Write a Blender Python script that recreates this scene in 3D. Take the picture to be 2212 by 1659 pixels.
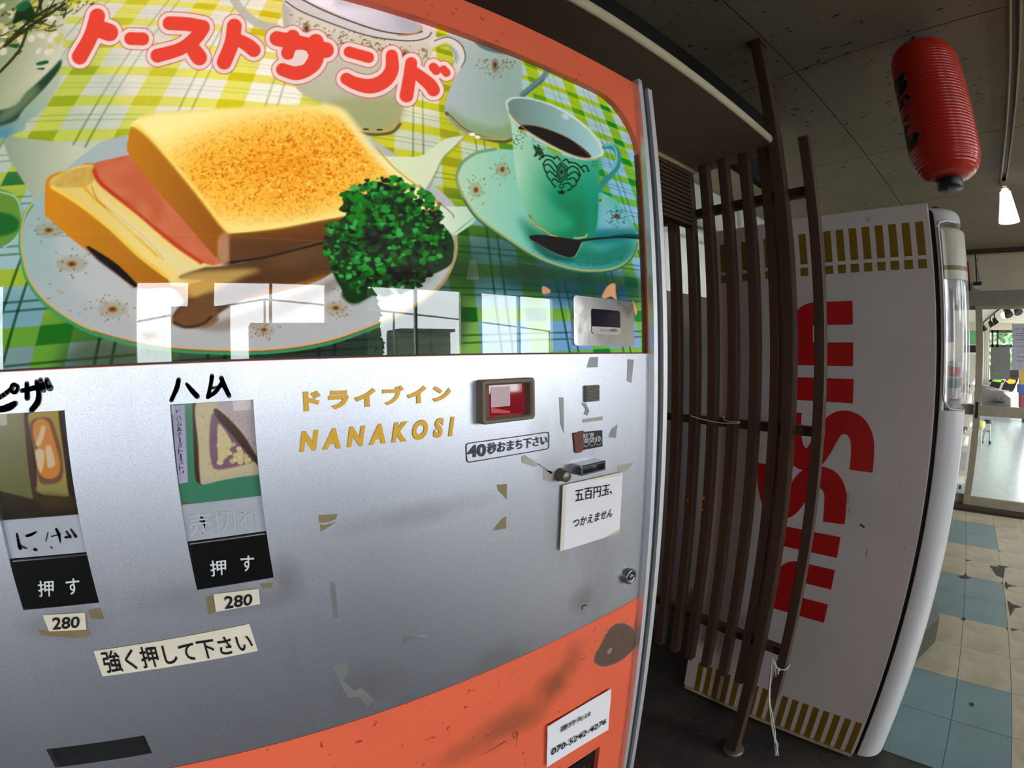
# A corner of an old roadside diner: toast-sandwich vending machine, slatted screen,
# noodle vending machine, paper lantern, and a glazed door to the games room.
# Units are metres, z = 0 is the floor; x runs along the row of machines, y runs into the wall.
import bpy, bmesh, math, random
import numpy as np
from mathutils import Vector, Matrix

SC = bpy.context.scene
COL = SC.collection
for o in list(bpy.data.objects): bpy.data.objects.remove(o)
random.seed(7)

# ---------------------------------------------------------------- camera : wide action-camera lens
EYE = np.array([0.0, 0.0, 1.39])
LENS_A, LENS_B = 1.02472995, -0.05398902          # angle = A r + B r^3, r in thousands of pixels of a 2212 wide frame
RIGHT = (0.81157262, -0.58408169, -0.01408759)
UP = (0.04858501, 0.0434402, 0.99787396)
FWD = (0.58222795, 0.81053163, -0.06363249)
RM = np.array([RIGHT, UP, [-c for c in FWD]]).T    # columns are the camera axes
cd = bpy.data.cameras.new('camera')
cam = bpy.data.objects.new('camera', cd); COL.objects.link(cam); SC.camera = cam
cam.matrix_world = Matrix([list(RM[i])+[EYE[i]] for i in range(3)]+[[0, 0, 0, 1]])
cd.type = 'PANO'
cd.panorama_type = 'FISHEYE_LENS_POLYNOMIAL'
cd.sensor_width = 36.0; cd.sensor_fit = 'HORIZONTAL'
PPM = 2212/36.0/1000.0
cd.fisheye_fov = math.radians(220)
cd.fisheye_polynomial_k0 = 0
cd.fisheye_polynomial_k1 = -LENS_A*PPM
cd.fisheye_polynomial_k2 = 0
cd.fisheye_polynomial_k3 = -LENS_B*PPM**3
cd.fisheye_polynomial_k4 = 0
cd.clip_start = 0.01; cd.clip_end = 200

# ---------------------------------------------------------------- sky and exposure
SKY = 19.5
wd = bpy.data.worlds.new('overcast_sky'); SC.world = wd; wd.use_nodes = True
nt = wd.node_tree; nt.nodes.clear()
wo = nt.nodes.new('ShaderNodeOutputWorld'); bg = nt.nodes.new('ShaderNodeBackground')
bg.inputs['Color'].default_value = (0.90, 0.95, 1.0, 1); bg.inputs['Strength'].default_value = SKY
nt.links.new(bg.outputs[0], wo.inputs[0])
vs = SC.view_settings
vs.view_transform = 'Standard'; vs.look = 'None'; vs.exposure = 0.0; vs.gamma = 1.0
vs.use_curve_mapping = False
SC.display_settings.display_device = 'sRGB'

def portal(name, cx, cy, cz, sx, sz, rot):
    """marks a window opening so that daylight through it is sampled well"""
    l = bpy.data.lights.new(name, 'AREA'); l.shape = 'RECTANGLE'; l.size = sx; l.size_y = sz
    l.cycles.is_portal = True
    o = bpy.data.objects.new(name, l); COL.objects.link(o); o.location = (cx, cy, cz); o.rotation_euler = rot
    return o
WIN_Y = -4.00                                        # wall of windows behind the photographer
WIN_XS = [(-3.42, -2.20), (-0.90, -0.33), (-0.125, 1.09), (1.51, 2.76), (3.01, 4.25)]
WIN_Z = (0.88, 2.215)
for a, b in WIN_XS:
    portal('window_daylight', (a+b)/2, WIN_Y-0.02, sum(WIN_Z)/2, b-a, WIN_Z[1]-WIN_Z[0], (math.radians(90), 0, 0))
FAR_WIN = (-2.6, -.665, .70, 2.17); ADDED_SIDE_WINS = [(5.5, 8.8), (9.6, 12.4), (13.0, 15.6)]; FX_END = 16.12  # side windows are out of view, widened and added to brighten the games room
portal('window_daylight', 16.03, sum(FAR_WIN[:2])/2, sum(FAR_WIN[2:])/2, 1.9, 1.4, (math.radians(90), 0, math.radians(90)))
for a, b in ADDED_SIDE_WINS: portal('window_daylight', (a+b)/2, WIN_Y-.02, 1.30, b-a, 1.8, (math.radians(90), 0, 0))

def lamp(name, loc, rot, sx, sy, watts, col=(1, 1, 1)):
    l = bpy.data.lights.new(name, 'AREA'); l.shape = 'RECTANGLE'; l.size = sx; l.size_y = sy; l.energy = watts; l.color = col
    o = bpy.data.objects.new(name, l); COL.objects.link(o); o.location = loc; o.rotation_euler = rot; return o
lamp('back_wall_fill', (1.95, 1.0, 1.66), (math.radians(125), 0, 0), .7, .05, 1.3, (1, .98, .92))   # added fill light hidden behind the noodle machine, brightens the back wall
for x in (7.0, 12.5): lamp('games_room_fill', (x, -3.1, 2.33), (0, 0, 0), 1.2, 1.2, 14, (1, .95, .86))  # ceiling panels out of view, added as fill for the games room
SIGN_P = 4.6                                         # watts of each tube behind the lit display
TUBES = [(-0.30, 0.46, 1.50), (-0.30, 0.46, 1.69)]
TUBE_Y, TUBE_W = 0.56, 0.035
for x0, x1, z in TUBES:
    l = bpy.data.lights.new('sign_tube_light', 'AREA'); l.shape = 'RECTANGLE'; l.size = x1-x0; l.size_y = TUBE_W
    l.energy = SIGN_P; l.color = (1, 1, 1)
    o = bpy.data.objects.new('sign_tube_light', l); COL.objects.link(o); o.location = ((x0+x1)/2, TUBE_Y, z)
    o.rotation_euler = (math.radians(-90), 0, 0)      # shines towards the front (-y)

# ---------------------------------------------------------------- measuring helpers
def prays(X, Y):
    dx = np.asarray(X, float)-1106.0; dy = np.asarray(Y, float)-829.5
    r = np.hypot(dx, dy); th = LENS_A*r/1000+LENS_B*(r/1000)**3
    s = np.sin(th)/np.maximum(r, 1e-6)
    return np.stack([s*dx, -s*dy, -np.cos(th)], -1) @ RM.T
def pix_dir_ratio(X, Y):
    v = prays(X, Y)
    return (v[..., 0]/v[..., 1]).astype(np.float32), (v[..., 2]/v[..., 1]).astype(np.float32)
def on(ax, val, px, py):
    v = prays(px, py); t = (val-EYE[ax])/v[ax]
    return EYE+t*v
def on_plane(p0, n, px, py):
    v = prays(px, py); n = np.asarray(n, float); t = ((np.asarray(p0, float)-EYE)@n)/(v@n)
    return EYE+t*v
_R = np.linspace(0, 1.9, 4000); _T = LENS_A*_R+LENS_B*_R**3
def to_pix(P):
    c = (np.asarray(P, float)-EYE) @ RM
    h = np.hypot(c[..., 0], c[..., 1]); th = np.arctan2(h, -c[..., 2])
    r = np.interp(th, _T, _R)*1000
    return 1106+r*c[..., 0]/h, 829.5-r*c[..., 1]/h
def sstep(a, b, x):
    t = np.clip((x-a)/(b-a), 0, 1); return t*t*(3-2*t)
FY = 0.41                                            # front plane of the sandwich machine
def F(px, py, y=None): 
    p = on(1, FY if y is None else y, px, py); return (p[0], p[2])

# ---------------------------------------------------------------- objects
def _lin(c): 
    c = np.asarray(c, float)/255.
    return np.where(c <= .04045, c/12.92, ((c+.055)/1.055)**2.4)
def lin(c): return tuple(float(v) for v in _lin(c))+(1.0,)

def origin_of(o):
    v = Vector((0, 0, 0))
    while o is not None: v += o.location; o = o.parent
    return v
def tag(o, label=None, cat=None, group=None, kind=None):
    if label: o['label'] = label
    if cat: o['category'] = cat
    if group: o['group'] = group
    if kind: o['kind'] = kind
    return o
def thing(name, loc, label, cat, group=None):
    o = bpy.data.objects.new(name, None); COL.objects.link(o); o.location = loc; o.empty_display_size = .05
    return tag(o, label, cat, group)
class MB:
    """collects shapes in world coordinates; build() links them as one mesh object"""
    def __init__(s): s.v = []; s.f = []; s.m = []; s.sm = []
    def add(s, verts, faces, mi=0, smooth=False):
        b = len(s.v); s.v += [tuple(map(float, p)) for p in verts]
        for f in faces: s.f.append(tuple(b+i for i in f)); s.m.append(mi); s.sm.append(smooth)
        return s
    def box(s, x0, x1, y0, y1, z0, z1, mi=0):
        v = [(x, y, z) for z in (z0, z1) for y in (y0, y1) for x in (x0, x1)]
        return s.add(v, [(0, 2, 3, 1), (4, 5, 7, 6), (0, 1, 5, 4), (2, 6, 7, 3), (0, 4, 6, 2), (1, 3, 7, 5)], mi)
    def bbox(s, x0, x1, y0, y1, z0, z1, r=.004, mi=0):
        """box with chamfered edges"""
        bm = bmesh.new(); bmesh.ops.create_cube(bm, size=1)
        for v in bm.verts: v.co = Vector(((x0+x1)/2+v.co.x*(x1-x0), (y0+y1)/2+v.co.y*(y1-y0), (z0+z1)/2+v.co.z*(z1-z0)))
        bmesh.ops.bevel(bm, geom=bm.edges[:], offset=min(r, .45*min(x1-x0, y1-y0, z1-z0)), segments=2, affect='EDGES', profile=.6)
        return s.bm(bm, mi)
    def bm(s, bm, mi=0, smooth=False):
        bm.verts.index_update()
        s.add([v.co[:] for v in bm.verts], [[v.index for v in f.verts] for f in bm.faces], mi, smooth); bm.free(); return s
    def prism(s, pts, vec, mi=0, smooth=False):
        """polygon pts (3-D) pushed along vec"""
        n = len(pts); p = np.asarray(pts, float); q = p+np.asarray(vec, float)
        s.add(list(p)+list(q), [tuple(range(n)), tuple(range(2*n-1, n-1, -1))], mi)
        s.add(list(p)+list(q), [(i, n+i, n+(i+1) % n, (i+1) % n) for i in range(n)], mi, smooth); return s
    def tube(s, path, r, n=8, mi=0, caps=True, smooth=True):
        P = [Vector(p) for p in path]; R = [float(q) for q in r] if hasattr(r, '__len__') else [float(r)]*len(P)
        rings = []; up = None
        for i, p in enumerate(P):
            d = (P[min(i+1, len(P)-1)]-P[max(i-1, 0)]).normalized()
            if up is None: up = Vector((0, 0, 1)) if abs(d.z) < .9 else Vector((1, 0, 0))
            a = d.cross(up)
            if a.length < 1e-6: a = d.orthogonal()
            a.normalize(); b = a.cross(d).normalized(); up = b
            rings.append([p+R[i]*(math.cos(2*math.pi*k/n)*a+math.sin(2*math.pi*k/n)*b) for k in range(n)])
        v = [q for ring in rings for q in ring]
        f = [(i*n+k, i*n+(k+1) % n, (i+1)*n+(k+1) % n, (i+1)*n+k) for i in range(len(P)-1) for k in range(n)]
        s.add(v, f, mi, smooth)
        if caps: s.add(rings[0], [tuple(range(n))], mi); s.add(rings[-1], [tuple(range(n-1, -1, -1))], mi)
        return s
    def lathe(s, prof, c, n=32, mi=0, axis='z', smooth=True):
        """profile [(r, h)] turned about an axis through c"""
        v = []
        for r, h in prof:
            for k in range(n):
                a = 2*math.pi*k/n; u, w = r*math.cos(a), r*math.sin(a)
                v.append((c[0]+u, c[1]+w, c[2]+h) if axis == 'z' else (c[0]+u, c[1]+h, c[2]+w) if axis == 'y' else (c[0]+h, c[1]+u, c[2]+w))
        f = [(i*n+k, i*n+(k+1) % n, (i+1)*n+(k+1) % n, (i+1)*n+k) for i in range(len(prof)-1) for k in range(n)]
        s.add(v, f, mi, smooth)
        for i, fl in ((0, False), (len(prof)-1, True)):
            if prof[i][0] > 1e-5: s.add(v[i*n:(i+1)*n], [tuple(range(n))[::-1 if fl else 1]], mi)
        return s
    def build(s, name, mats, parent=None, fix=True):
        me = bpy.data.meshes.new(name)
        off = origin_of(parent) if parent is not None else Vector((0, 0, 0))
        me.from_pydata([(x-off.x, y-off.y, z-off.z) for x, y, z in s.v], [], s.f)
        for m in (mats if isinstance(mats, (list, tuple)) else [mats]): me.materials.append(m)
        me.polygons.foreach_set('material_index', s.m); me.polygons.foreach_set('use_smooth', s.sm)
        if fix:
            bm = bmesh.new(); bm.from_mesh(me); bmesh.ops.recalc_face_normals(bm, faces=bm.faces[:]); bm.to_mesh(me); bm.free()
        me.update()
        o = bpy.data.objects.new(name, me); COL.objects.link(o)
        if parent is not None: o.parent = parent
        return o
def flat(name, pts, mats, parent, back=0.0008, n=(0, -1, 0)):
    """thin sheet: polygon of 3-D points, back face pushed by `back` against n"""
    m = MB(); m.prism(pts, (-n[0]*back, -n[1]*back, -n[2]*back)); return m.build(name, mats, parent)
def on_front(pp, lift=.0006, y=None):
    """photo points -> points a hair in front of the machine's front plane"""
    yy = FY if y is None else y
    return [(a, yy-lift, b) for a, b in (F(px, py, yy) for px, py in pp)]
def sheet_front(name, pp, mats, parent, lift=.0006, th=.0005, y=None):
    return flat(name, on_front(pp, lift, y), mats, parent, th)

def stroke_mesh(m, pts, r, nrm, mi=0):
    """flat brush stroke of round-ended segments on a plane with normal nrm; pts 3-D, r radius per point"""
    P = [Vector(p) for p in pts]; N = Vector(nrm).normalized(); R = [float(q) for q in r] if hasattr(r, '__len__') else [float(r)]*len(P)
    a = N.orthogonal().normalized(); b = N.cross(a)
    for p, q in zip(P, R):
        ring = [p+q*(math.cos(t)*a+math.sin(t)*b) for t in np.linspace(0, 2*math.pi, 12, endpoint=False)]
        m.add(ring, [tuple(range(12))], mi)
    for i in range(len(P)-1):
        d = P[i+1]-P[i]
        if d.length < 1e-7: continue
        s = N.cross(d).normalized()
        m.add([P[i]+s*R[i], P[i]-s*R[i], P[i+1]-s*R[i+1], P[i+1]+s*R[i+1]], [(0, 1, 2, 3)], mi)

def text_mesh(body, offset=0.0, shear=0.0, spacing=1.0):
    c = bpy.data.curves.new('t', 'FONT'); c.body = body; c.offset = offset; c.shear = shear; c.resolution_u = 3
    c.space_character = spacing
    o = bpy.data.objects.new('t', c); COL.objects.link(o)
    dg = bpy.context.evaluated_depsgraph_get(); dg.update()
    me = bpy.data.meshes.new_from_object(o.evaluated_get(dg))
    n = len(me.vertices); co = np.empty(n*3); me.vertices.foreach_get('co', co); co = co.reshape(-1, 3)[:, :2]
    faces = [tuple(p.vertices) for p in me.polygons]
    bpy.data.objects.remove(o); bpy.data.curves.remove(c); bpy.data.meshes.remove(me)
    return co, faces
def text_quad(name, body, quad, mats, parent, offset=0.0, shear=0.0, spacing=1.0, m=None, mi=0, bounds=None):
    """lettering stretched into a quad of 3-D points (top-left, top-right, bottom-right, bottom-left)"""
    co, faces = text_mesh(body, offset, shear, spacing)
    lo, hi = (co.min(0), co.max(0)) if bounds is None else bounds
    u = ((co[:, 0]-lo[0])/(hi[0]-lo[0]))[:, None]; v = ((co[:, 1]-lo[1])/(hi[1]-lo[1]))[:, None]
    tl, tr, br, bl = (np.asarray(q, float)[None] for q in quad)
    P = (bl*(1-u)+br*u)*(1-v)+(tl*(1-u)+tr*u)*v
    mb = m or MB(); mb.add(P, faces, mi)
    return None if m else mb.build(name, mats, parent, fix=False)
def text_front(name, body, pp, mats, parent, lift=.0012, **k):
    return text_quad(name, body, on_front(pp, lift, k.pop('y', None)), mats, parent, **k)

# ---------------------------------------------------------------- materials
MATS = {}
def mat(name, rgb, rough=.5, metal=0.0, var=.07, scale=18, bump=0.0, spec=.5, coat=0.0, stretch=(1, 1, 1), detail=4, emit=0):
    if name in MATS: return MATS[name]
    m = bpy.data.materials.new(name); m.use_nodes = True; MATS[name] = m
    n, l = m.node_tree.nodes, m.node_tree.links
    b = n['Principled BSDF']
    tc = n.new('ShaderNodeTexCoord'); mp = n.new('ShaderNodeMapping'); mp.inputs['Scale'].default_value = stretch
    no = n.new('ShaderNodeTexNoise'); no.inputs['Scale'].default_value = scale; no.inputs['Detail'].default_value = detail
    l.new(tc.outputs['Object'], mp.inputs[0]); l.new(mp.outputs[0], no.inputs['Vector'])
    r = n.new('ShaderNodeValToRGB'); c = np.array(lin(rgb)[:3])
    r.color_ramp.elements[0].position = .3; r.color_ramp.elements[1].position = .7
    r.color_ramp.elements[0].color = tuple(c*(1-var))+(1,); r.color_ramp.elements[1].color = tuple(np.minimum(c*(1+var), 1))+(1,)
    l.new(no.outputs['Fac'], r.inputs[0]); l.new(r.outputs[0], b.inputs['Base Color'])
    b.inputs['Roughness'].default_value = rough; b.inputs['Metallic'].default_value = metal
    b.inputs['Specular IOR Level'].default_value = spec; b.inputs['Coat Weight'].default_value = coat
    if bump:
        bp = n.new('ShaderNodeBump'); bp.inputs['Strength'].default_value = bump; bp.inputs['Distance'].default_value = .01
        l.new(no.outputs['Fac'], bp.inputs['Height']); l.new(bp.outputs[0], b.inputs['Normal'])
    if emit:
        l.new(r.outputs[0], b.inputs['Emission Color']); b.inputs['Emission Strength'].default_value = emit
    return m
def nodes(m): 
    n, l = m.node_tree.nodes, m.node_tree.links
    return n, l, n['Principled BSDF']
def base_input(m):
    """the socket that feeds the base colour now, so that marks can be mixed over it"""
    n, l, b = nodes(m)
    return b.inputs['Base Color'].links[0].from_socket
def overlay(m, fac_socket, rgb, amount=1.0):
    n, l, b = nodes(m)
    src = base_input(m)
    mx = n.new('ShaderNodeMixRGB'); mx.inputs['Color2'].default_value = lin(rgb)
    ma = n.new('ShaderNodeMath'); ma.operation = 'MULTIPLY'; ma.inputs[1].default_value = amount; ma.use_clamp = True
    l.new(fac_socket, ma.inputs[0]); l.new(ma.outputs[0], mx.inputs['Fac']); l.new(src, mx.inputs['Color1'])
    l.new(mx.outputs[0], b.inputs['Base Color'])
def ramp_noise(m, scale, lo, hi, stretch=(1, 1, 1), detail=3, kind='noise', loc=(0, 0, 0)):
    n, l, b = nodes(m)
    tc = n.new('ShaderNodeTexCoord'); mp = n.new('ShaderNodeMapping'); mp.inputs['Scale'].default_value = stretch; mp.inputs['Location'].default_value = loc
    l.new(tc.outputs['Object'], mp.inputs[0])
    if kind == 'noise':
        t = n.new('ShaderNodeTexNoise'); t.inputs['Scale'].default_value = scale; t.inputs['Detail'].default_value = detail; out = t.outputs['Fac']
    else:
        t = n.new('ShaderNodeTexVoronoi'); t.inputs['Scale'].default_value = scale; out = t.outputs['Color' if kind == 'cells' else 'Distance']
    l.new(mp.outputs[0], t.inputs['Vector'])
    r = n.new('ShaderNodeMapRange'); r.inputs['From Min'].default_value = lo; r.inputs['From Max'].default_value = hi; r.clamp = True
    l.new(out, r.inputs['Value']); return r.outputs[0]
def smudge(m, centre, radii, lo=1.0, hi=0.2):
    """soft blob in object space: 1 in the middle, 0 outside, broken up by noise"""
    n, l, b = nodes(m)
    tc = n.new('ShaderNodeTexCoord'); mp = n.new('ShaderNodeMapping'); mp.vector_type = 'TEXTURE'
    mp.inputs['Location'].default_value = centre; mp.inputs['Scale'].default_value = radii
    l.new(tc.outputs['Object'], mp.inputs[0])
    ln = n.new('ShaderNodeVectorMath'); ln.operation = 'LENGTH'; l.new(mp.outputs[0], ln.inputs[0])
    no = n.new('ShaderNodeTexNoise'); no.inputs['Scale'].default_value = 30; no.inputs['Detail'].default_value = 5; l.new(tc.outputs['Object'], no.inputs['Vector'])
    ad = n.new('ShaderNodeMath'); ad.operation = 'MULTIPLY_ADD'; ad.inputs[1].default_value = .9; l.new(no.outputs['Fac'], ad.inputs[0]); l.new(ln.outputs['Value'], ad.inputs[2])
    r = n.new('ShaderNodeMapRange'); r.inputs['From Min'].default_value = lo+.45; r.inputs['From Max'].default_value = hi+.45; r.clamp = True
    l.new(ad.outputs[0], r.inputs['Value']); return r.outputs[0]
def glass(name, ior=1.5, tint=(1, 1, 1), rough=0.0, milk=0.0):
    if name in MATS: return MATS[name]
    m = bpy.data.materials.new(name); m.use_nodes = True; MATS[name] = m
    n, l = m.node_tree.nodes, m.node_tree.links; n.clear()
    o = n.new('ShaderNodeOutputMaterial'); t = n.new('ShaderNodeBsdfTransparent'); g = n.new('ShaderNodeBsdfGlossy')
    f = n.new('ShaderNodeFresnel'); f.inputs['IOR'].default_value = ior; x = n.new('ShaderNodeMixShader')
    t.inputs['Color'].default_value = (*tint, 1); g.inputs['Roughness'].default_value = rough
    ge = n.new('ShaderNodeNewGeometry'); iv = n.new('ShaderNodeMath'); iv.operation = 'SUBTRACT'; iv.inputs[0].default_value = 1
    mu = n.new('ShaderNodeMath'); mu.operation = 'MULTIPLY'          # only the outer face mirrors; no total reflection inside the thin sheet
    l.new(ge.outputs['Backfacing'], iv.inputs[1]); l.new(f.outputs[0], mu.inputs[0]); l.new(iv.outputs[0], mu.inputs[1])
    l.new(mu.outputs[0], x.inputs[0]); l.new(t.outputs[0], x.inputs[1]); l.new(g.outputs[0], x.inputs[2])
    last = x.outputs[0]
    if milk:
        d = n.new('ShaderNodeBsdfDiffuse'); d.inputs['Color'].default_value = (.9, .9, .92, 1); x2 = n.new('ShaderNodeMixShader'); x2.inputs[0].default_value = milk
        l.new(last, x2.inputs[1]); l.new(d.outputs[0], x2.inputs[2]); last = x2.outputs[0]
    l.new(last, o.inputs[0]); return m
def glow(name, rgb, strength):
    return mat(name, rgb, .5, emit=strength, var=.02)

def printed_sheet(name, canvas, img, xs, zs, y, material, parent, scale_fn=None):
    """finely divided sheet at depth y whose colour attribute carries the printed picture"""
    Xg, Zg = np.meshgrid(xs, zs)
    P = np.stack([Xg, np.full_like(Xg, y), Zg], -1)
    px, py = to_pix(P)
    fx = np.clip(px-canvas.x0-.5, 0, canvas.w-1.001); fy = np.clip(py-canvas.y0-.5, 0, canvas.h-1.001)
    i, j = fx.astype(int), fy.astype(int); a, b = (fx-i)[..., None], (fy-j)[..., None]
    c = (img[j, i]*(1-a)+img[j, np.minimum(i+1, canvas.w-1)]*a)*(1-b)+(img[np.minimum(j+1, canvas.h-1), i]*(1-a)+img[np.minimum(j+1, canvas.h-1), np.minimum(i+1, canvas.w-1)]*a)*b
    c = _lin(c*255)
    if scale_fn is not None: c = np.clip((c-.011)*scale_fn(Xg, Zg)[..., None], .002, .96)
    nx, nz = len(xs), len(zs)
    off = np.array(origin_of(parent))
    me = bpy.data.meshes.new(name)
    me.vertices.add(nx*nz); me.vertices.foreach_set('co', (P.reshape(-1, 3)-off).astype(np.float32).ravel())
    k = (np.arange(nz-1)[:, None]*nx+np.arange(nx-1)[None]).ravel()
    q = np.stack([k, k+1, k+nx+1, k+nx], -1).astype(np.int32)
    me.loops.add(q.size); me.loops.foreach_set('vertex_index', q.ravel())
    me.polygons.add(len(q)); me.polygons.foreach_set('loop_start', np.arange(0, q.size, 4, dtype=np.int32))
    me.update(calc_edges=True); me.validate()
    at = me.color_attributes.new('print', 'FLOAT_COLOR', 'POINT')
    at.data.foreach_set('color', np.concatenate([c.reshape(-1, 3), np.ones((nx*nz, 1))], 1).astype(np.float32).ravel())
    me.materials.append(material)
    o = bpy.data.objects.new(name, me); COL.objects.link(o); o.parent = parent
    return o
def print_material(name, translucent):
    m = bpy.data.materials.new(name); m.use_nodes = True; MATS[name] = m
    n, l, b = nodes(m)
    a = n.new('ShaderNodeVertexColor'); a.layer_name = 'print'
    if translucent:
        out = n['Material Output']; t = n.new('ShaderNodeBsdfTranslucent'); d = n.new('ShaderNodeBsdfDiffuse'); x = n.new('ShaderNodeMixShader')
        x.inputs[0].default_value = .1
        l.new(a.outputs[0], t.inputs[0]); l.new(a.outputs[0], d.inputs[0]); l.new(t.outputs[0], x.inputs[1]); l.new(d.outputs[0], x.inputs[2]); l.new(x.outputs[0], out.inputs[0])
        n.remove(b)
    else:
        l.new(a.outputs[0], b.inputs['Base Color']); b.inputs['Roughness'].default_value = .25
    return m
# ---------------------------------------------------------------- flat print painter
# The printed pictures (display sign, two menu cards) are painted as colour values with numpy and
# stored as a colour attribute on finely divided sheets.
class Canvas:
    def __init__(s, x0, y0, w, h, ss=2, seed=3):
        s.x0, s.y0, s.w, s.h, s.ss = x0, y0, w, h, ss
        s.a = np.zeros((h*ss, w*ss, 3), np.float32)
        yy, xx = np.mgrid[0:h*ss, 0:w*ss].astype(np.float32)
        s.X = xx/ss + x0; s.Y = yy/ss + y0
        s.rng = np.random.RandomState(seed)
    def box(s, bx0, by0, bx1, by1):
        f = lambda v, o, m: int(min(max((v-o)*s.ss, 0), m))
        return (slice(f(by0, s.y0, s.h*s.ss), f(by1+1, s.y0, s.h*s.ss)), slice(f(bx0, s.x0, s.w*s.ss), f(bx1+1, s.x0, s.w*s.ss)))
    def mask_poly(s, pts):
        p = np.asarray(pts, np.float32)
        sl = s.box(p[:, 0].min()-1, p[:, 1].min()-1, p[:, 0].max()+1, p[:, 1].max()+1)
        X, Y = s.X[sl], s.Y[sl]
        m = np.zeros(X.shape, bool)
        n = len(p)
        for i in range(n):
            x0, y0 = p[i]; x1, y1 = p[(i+1) % n]
            if y0 == y1: continue
            c = ((Y >= y0) != (Y >= y1))
            m ^= c & (X < (x1-x0)*(Y-y0)/(y1-y0)+x0)
        return sl, m.astype(np.float32)
    def mask_stroke(s, pts, r, soft=0.6):
        p = np.asarray(pts, np.float32)
        rr = np.broadcast_to(np.asarray(r, np.float32), (len(p),))
        R = rr.max()+soft+1
        sl = s.box(p[:, 0].min()-R, p[:, 1].min()-R, p[:, 0].max()+R, p[:, 1].max()+R)
        X, Y = s.X[sl], s.Y[sl]
        d = np.full(X.shape, 1e6, np.float32)
        for i in range(max(1, len(p)-1)):
            x0, y0 = p[i]; x1, y1 = p[min(i+1, len(p)-1)]
            dx, dy = x1-x0, y1-y0; L = dx*dx+dy*dy+1e-9
            t = np.clip(((X-x0)*dx+(Y-y0)*dy)/L, 0, 1)
            d = np.minimum(d, np.hypot(X-x0-t*dx, Y-y0-t*dy)-(rr[i]+(rr[min(i+1, len(p)-1)]-rr[i])*t))
        return sl, np.clip(0.5-d/(2*soft), 0, 1)
    def put(s, sm, col, alpha=1.0, blur=0):
        sl, m = sm
        if m.size == 0: return
        if blur:
            k = int(blur*s.ss*2)+1
            y0, x0 = max(sl[0].start-k, 0), max(sl[1].start-k, 0)
            y1, x1 = min(sl[0].stop+k, s.a.shape[0]), min(sl[1].stop+k, s.a.shape[1])
            big = np.zeros((y1-y0, x1-x0), np.float32)
            big[sl[0].start-y0:sl[0].start-y0+m.shape[0], sl[1].start-x0:sl[1].start-x0+m.shape[1]] = m
            m = gblur(big, blur*s.ss); sl = (slice(y0, y1), slice(x0, x1))
        m = (m*alpha)[..., None]
        if callable(col): col = col(s.X[sl], s.Y[sl])
        c = np.asarray(col, np.float32)/255.
        s.a[sl] = s.a[sl]*(1-m)+c*m
    def poly(s, pts, col, alpha=1.0, blur=0, smooth=True):
        s.put(s.mask_poly(crom(pts) if smooth else pts), col, alpha, blur)
    def stroke(s, pts, r, col, alpha=1.0, blur=0, smooth=True):
        if smooth and len(pts) > 2:
            p = np.asarray(pts, float)
            if np.ndim(r):
                q = crom(np.c_[p, r], closed=False); pts, r = q[:, :2], q[:, 2]
            else: pts = crom(p, closed=False)
        s.put(s.mask_stroke(pts, r), col, alpha, blur)
    def ell(s, cx, cy, a, b, col, alpha=1.0, blur=0, rot=0):
        t = np.linspace(0, 2*math.pi, 60, endpoint=False); cr, sr = math.cos(rot), math.sin(rot)
        s.put(s.mask_poly(np.c_[cx+a*np.cos(t)*cr-b*np.sin(t)*sr, cy+a*np.cos(t)*sr+b*np.sin(t)*cr]), col, alpha, blur)
    def result(s):
        a = s.a.reshape(s.h, s.ss, s.w, s.ss, 3).mean((1, 3))
        return np.clip(a, 0, 1)

def gblur(a, sg):
    r = max(1, int(sg*2.2)); k = np.exp(-0.5*(np.arange(-r, r+1)/sg)**2); k = (k/k.sum()).astype(np.float32)
    for ax in (0, 1):
        pad = [(0, 0)]*a.ndim; pad[ax] = (r, r)
        q = np.pad(a, pad, mode='edge'); o = np.zeros_like(a); n = a.shape[ax]
        for i, w in enumerate(k):
            o += w*(q[i:i+n] if ax == 0 else q[:, i:i+n])
        a = o
    return a

def crom(pts, closed=True, n=8):
    p = np.asarray(pts, float); N = len(p); out = []
    for i in range(N if closed else N-1):
        if closed: a, b, c, d = p[i-1], p[i], p[(i+1) % N], p[(i+2) % N]
        else: a, b, c, d = p[max(i-1, 0)], p[i], p[i+1], p[min(i+2, N-1)]
        for t in np.arange(n)/n:
            out.append(0.5*((2*b)+(c-a)*t+(2*a-5*b+4*c-d)*t*t+(3*b-a-3*c+d)*t**3))
    if not closed: out.append(p[-1])
    return np.array(out)

def idw(samples, X, Y, p=2.0):
    w = 0; c = 0
    for x, y, r, g, b in samples:
        k = 1/(((X-x)**2+(Y-y)**2)/1e4+0.05)**p
        w = w+k; c = c+k[..., None]*np.array([r, g, b], np.float32)
    return c/w[..., None]

def vnoise(X, Y, sc, seed):
    """smooth value noise in 0..1"""
    rs = np.random.RandomState(seed); G = rs.rand(256, 256).astype(np.float32)
    x = X/sc; y = Y/sc; xi = np.floor(x).astype(int); yi = np.floor(y).astype(int)
    fx = x-xi; fy = y-yi; fx = fx*fx*(3-2*fx); fy = fy*fy*(3-2*fy)
    g = lambda i, j: G[j % 256, i % 256]
    return (g(xi, yi)*(1-fx)+g(xi+1, yi)*fx)*(1-fy)+(g(xi, yi+1)*(1-fx)+g(xi+1, yi+1)*fx)*fy

def lerp3(a, b, t):
    a = np.asarray(a, np.float32); b = np.asarray(b, np.float32)
    return a+(b-a)*np.asarray(t)[..., None]

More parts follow.
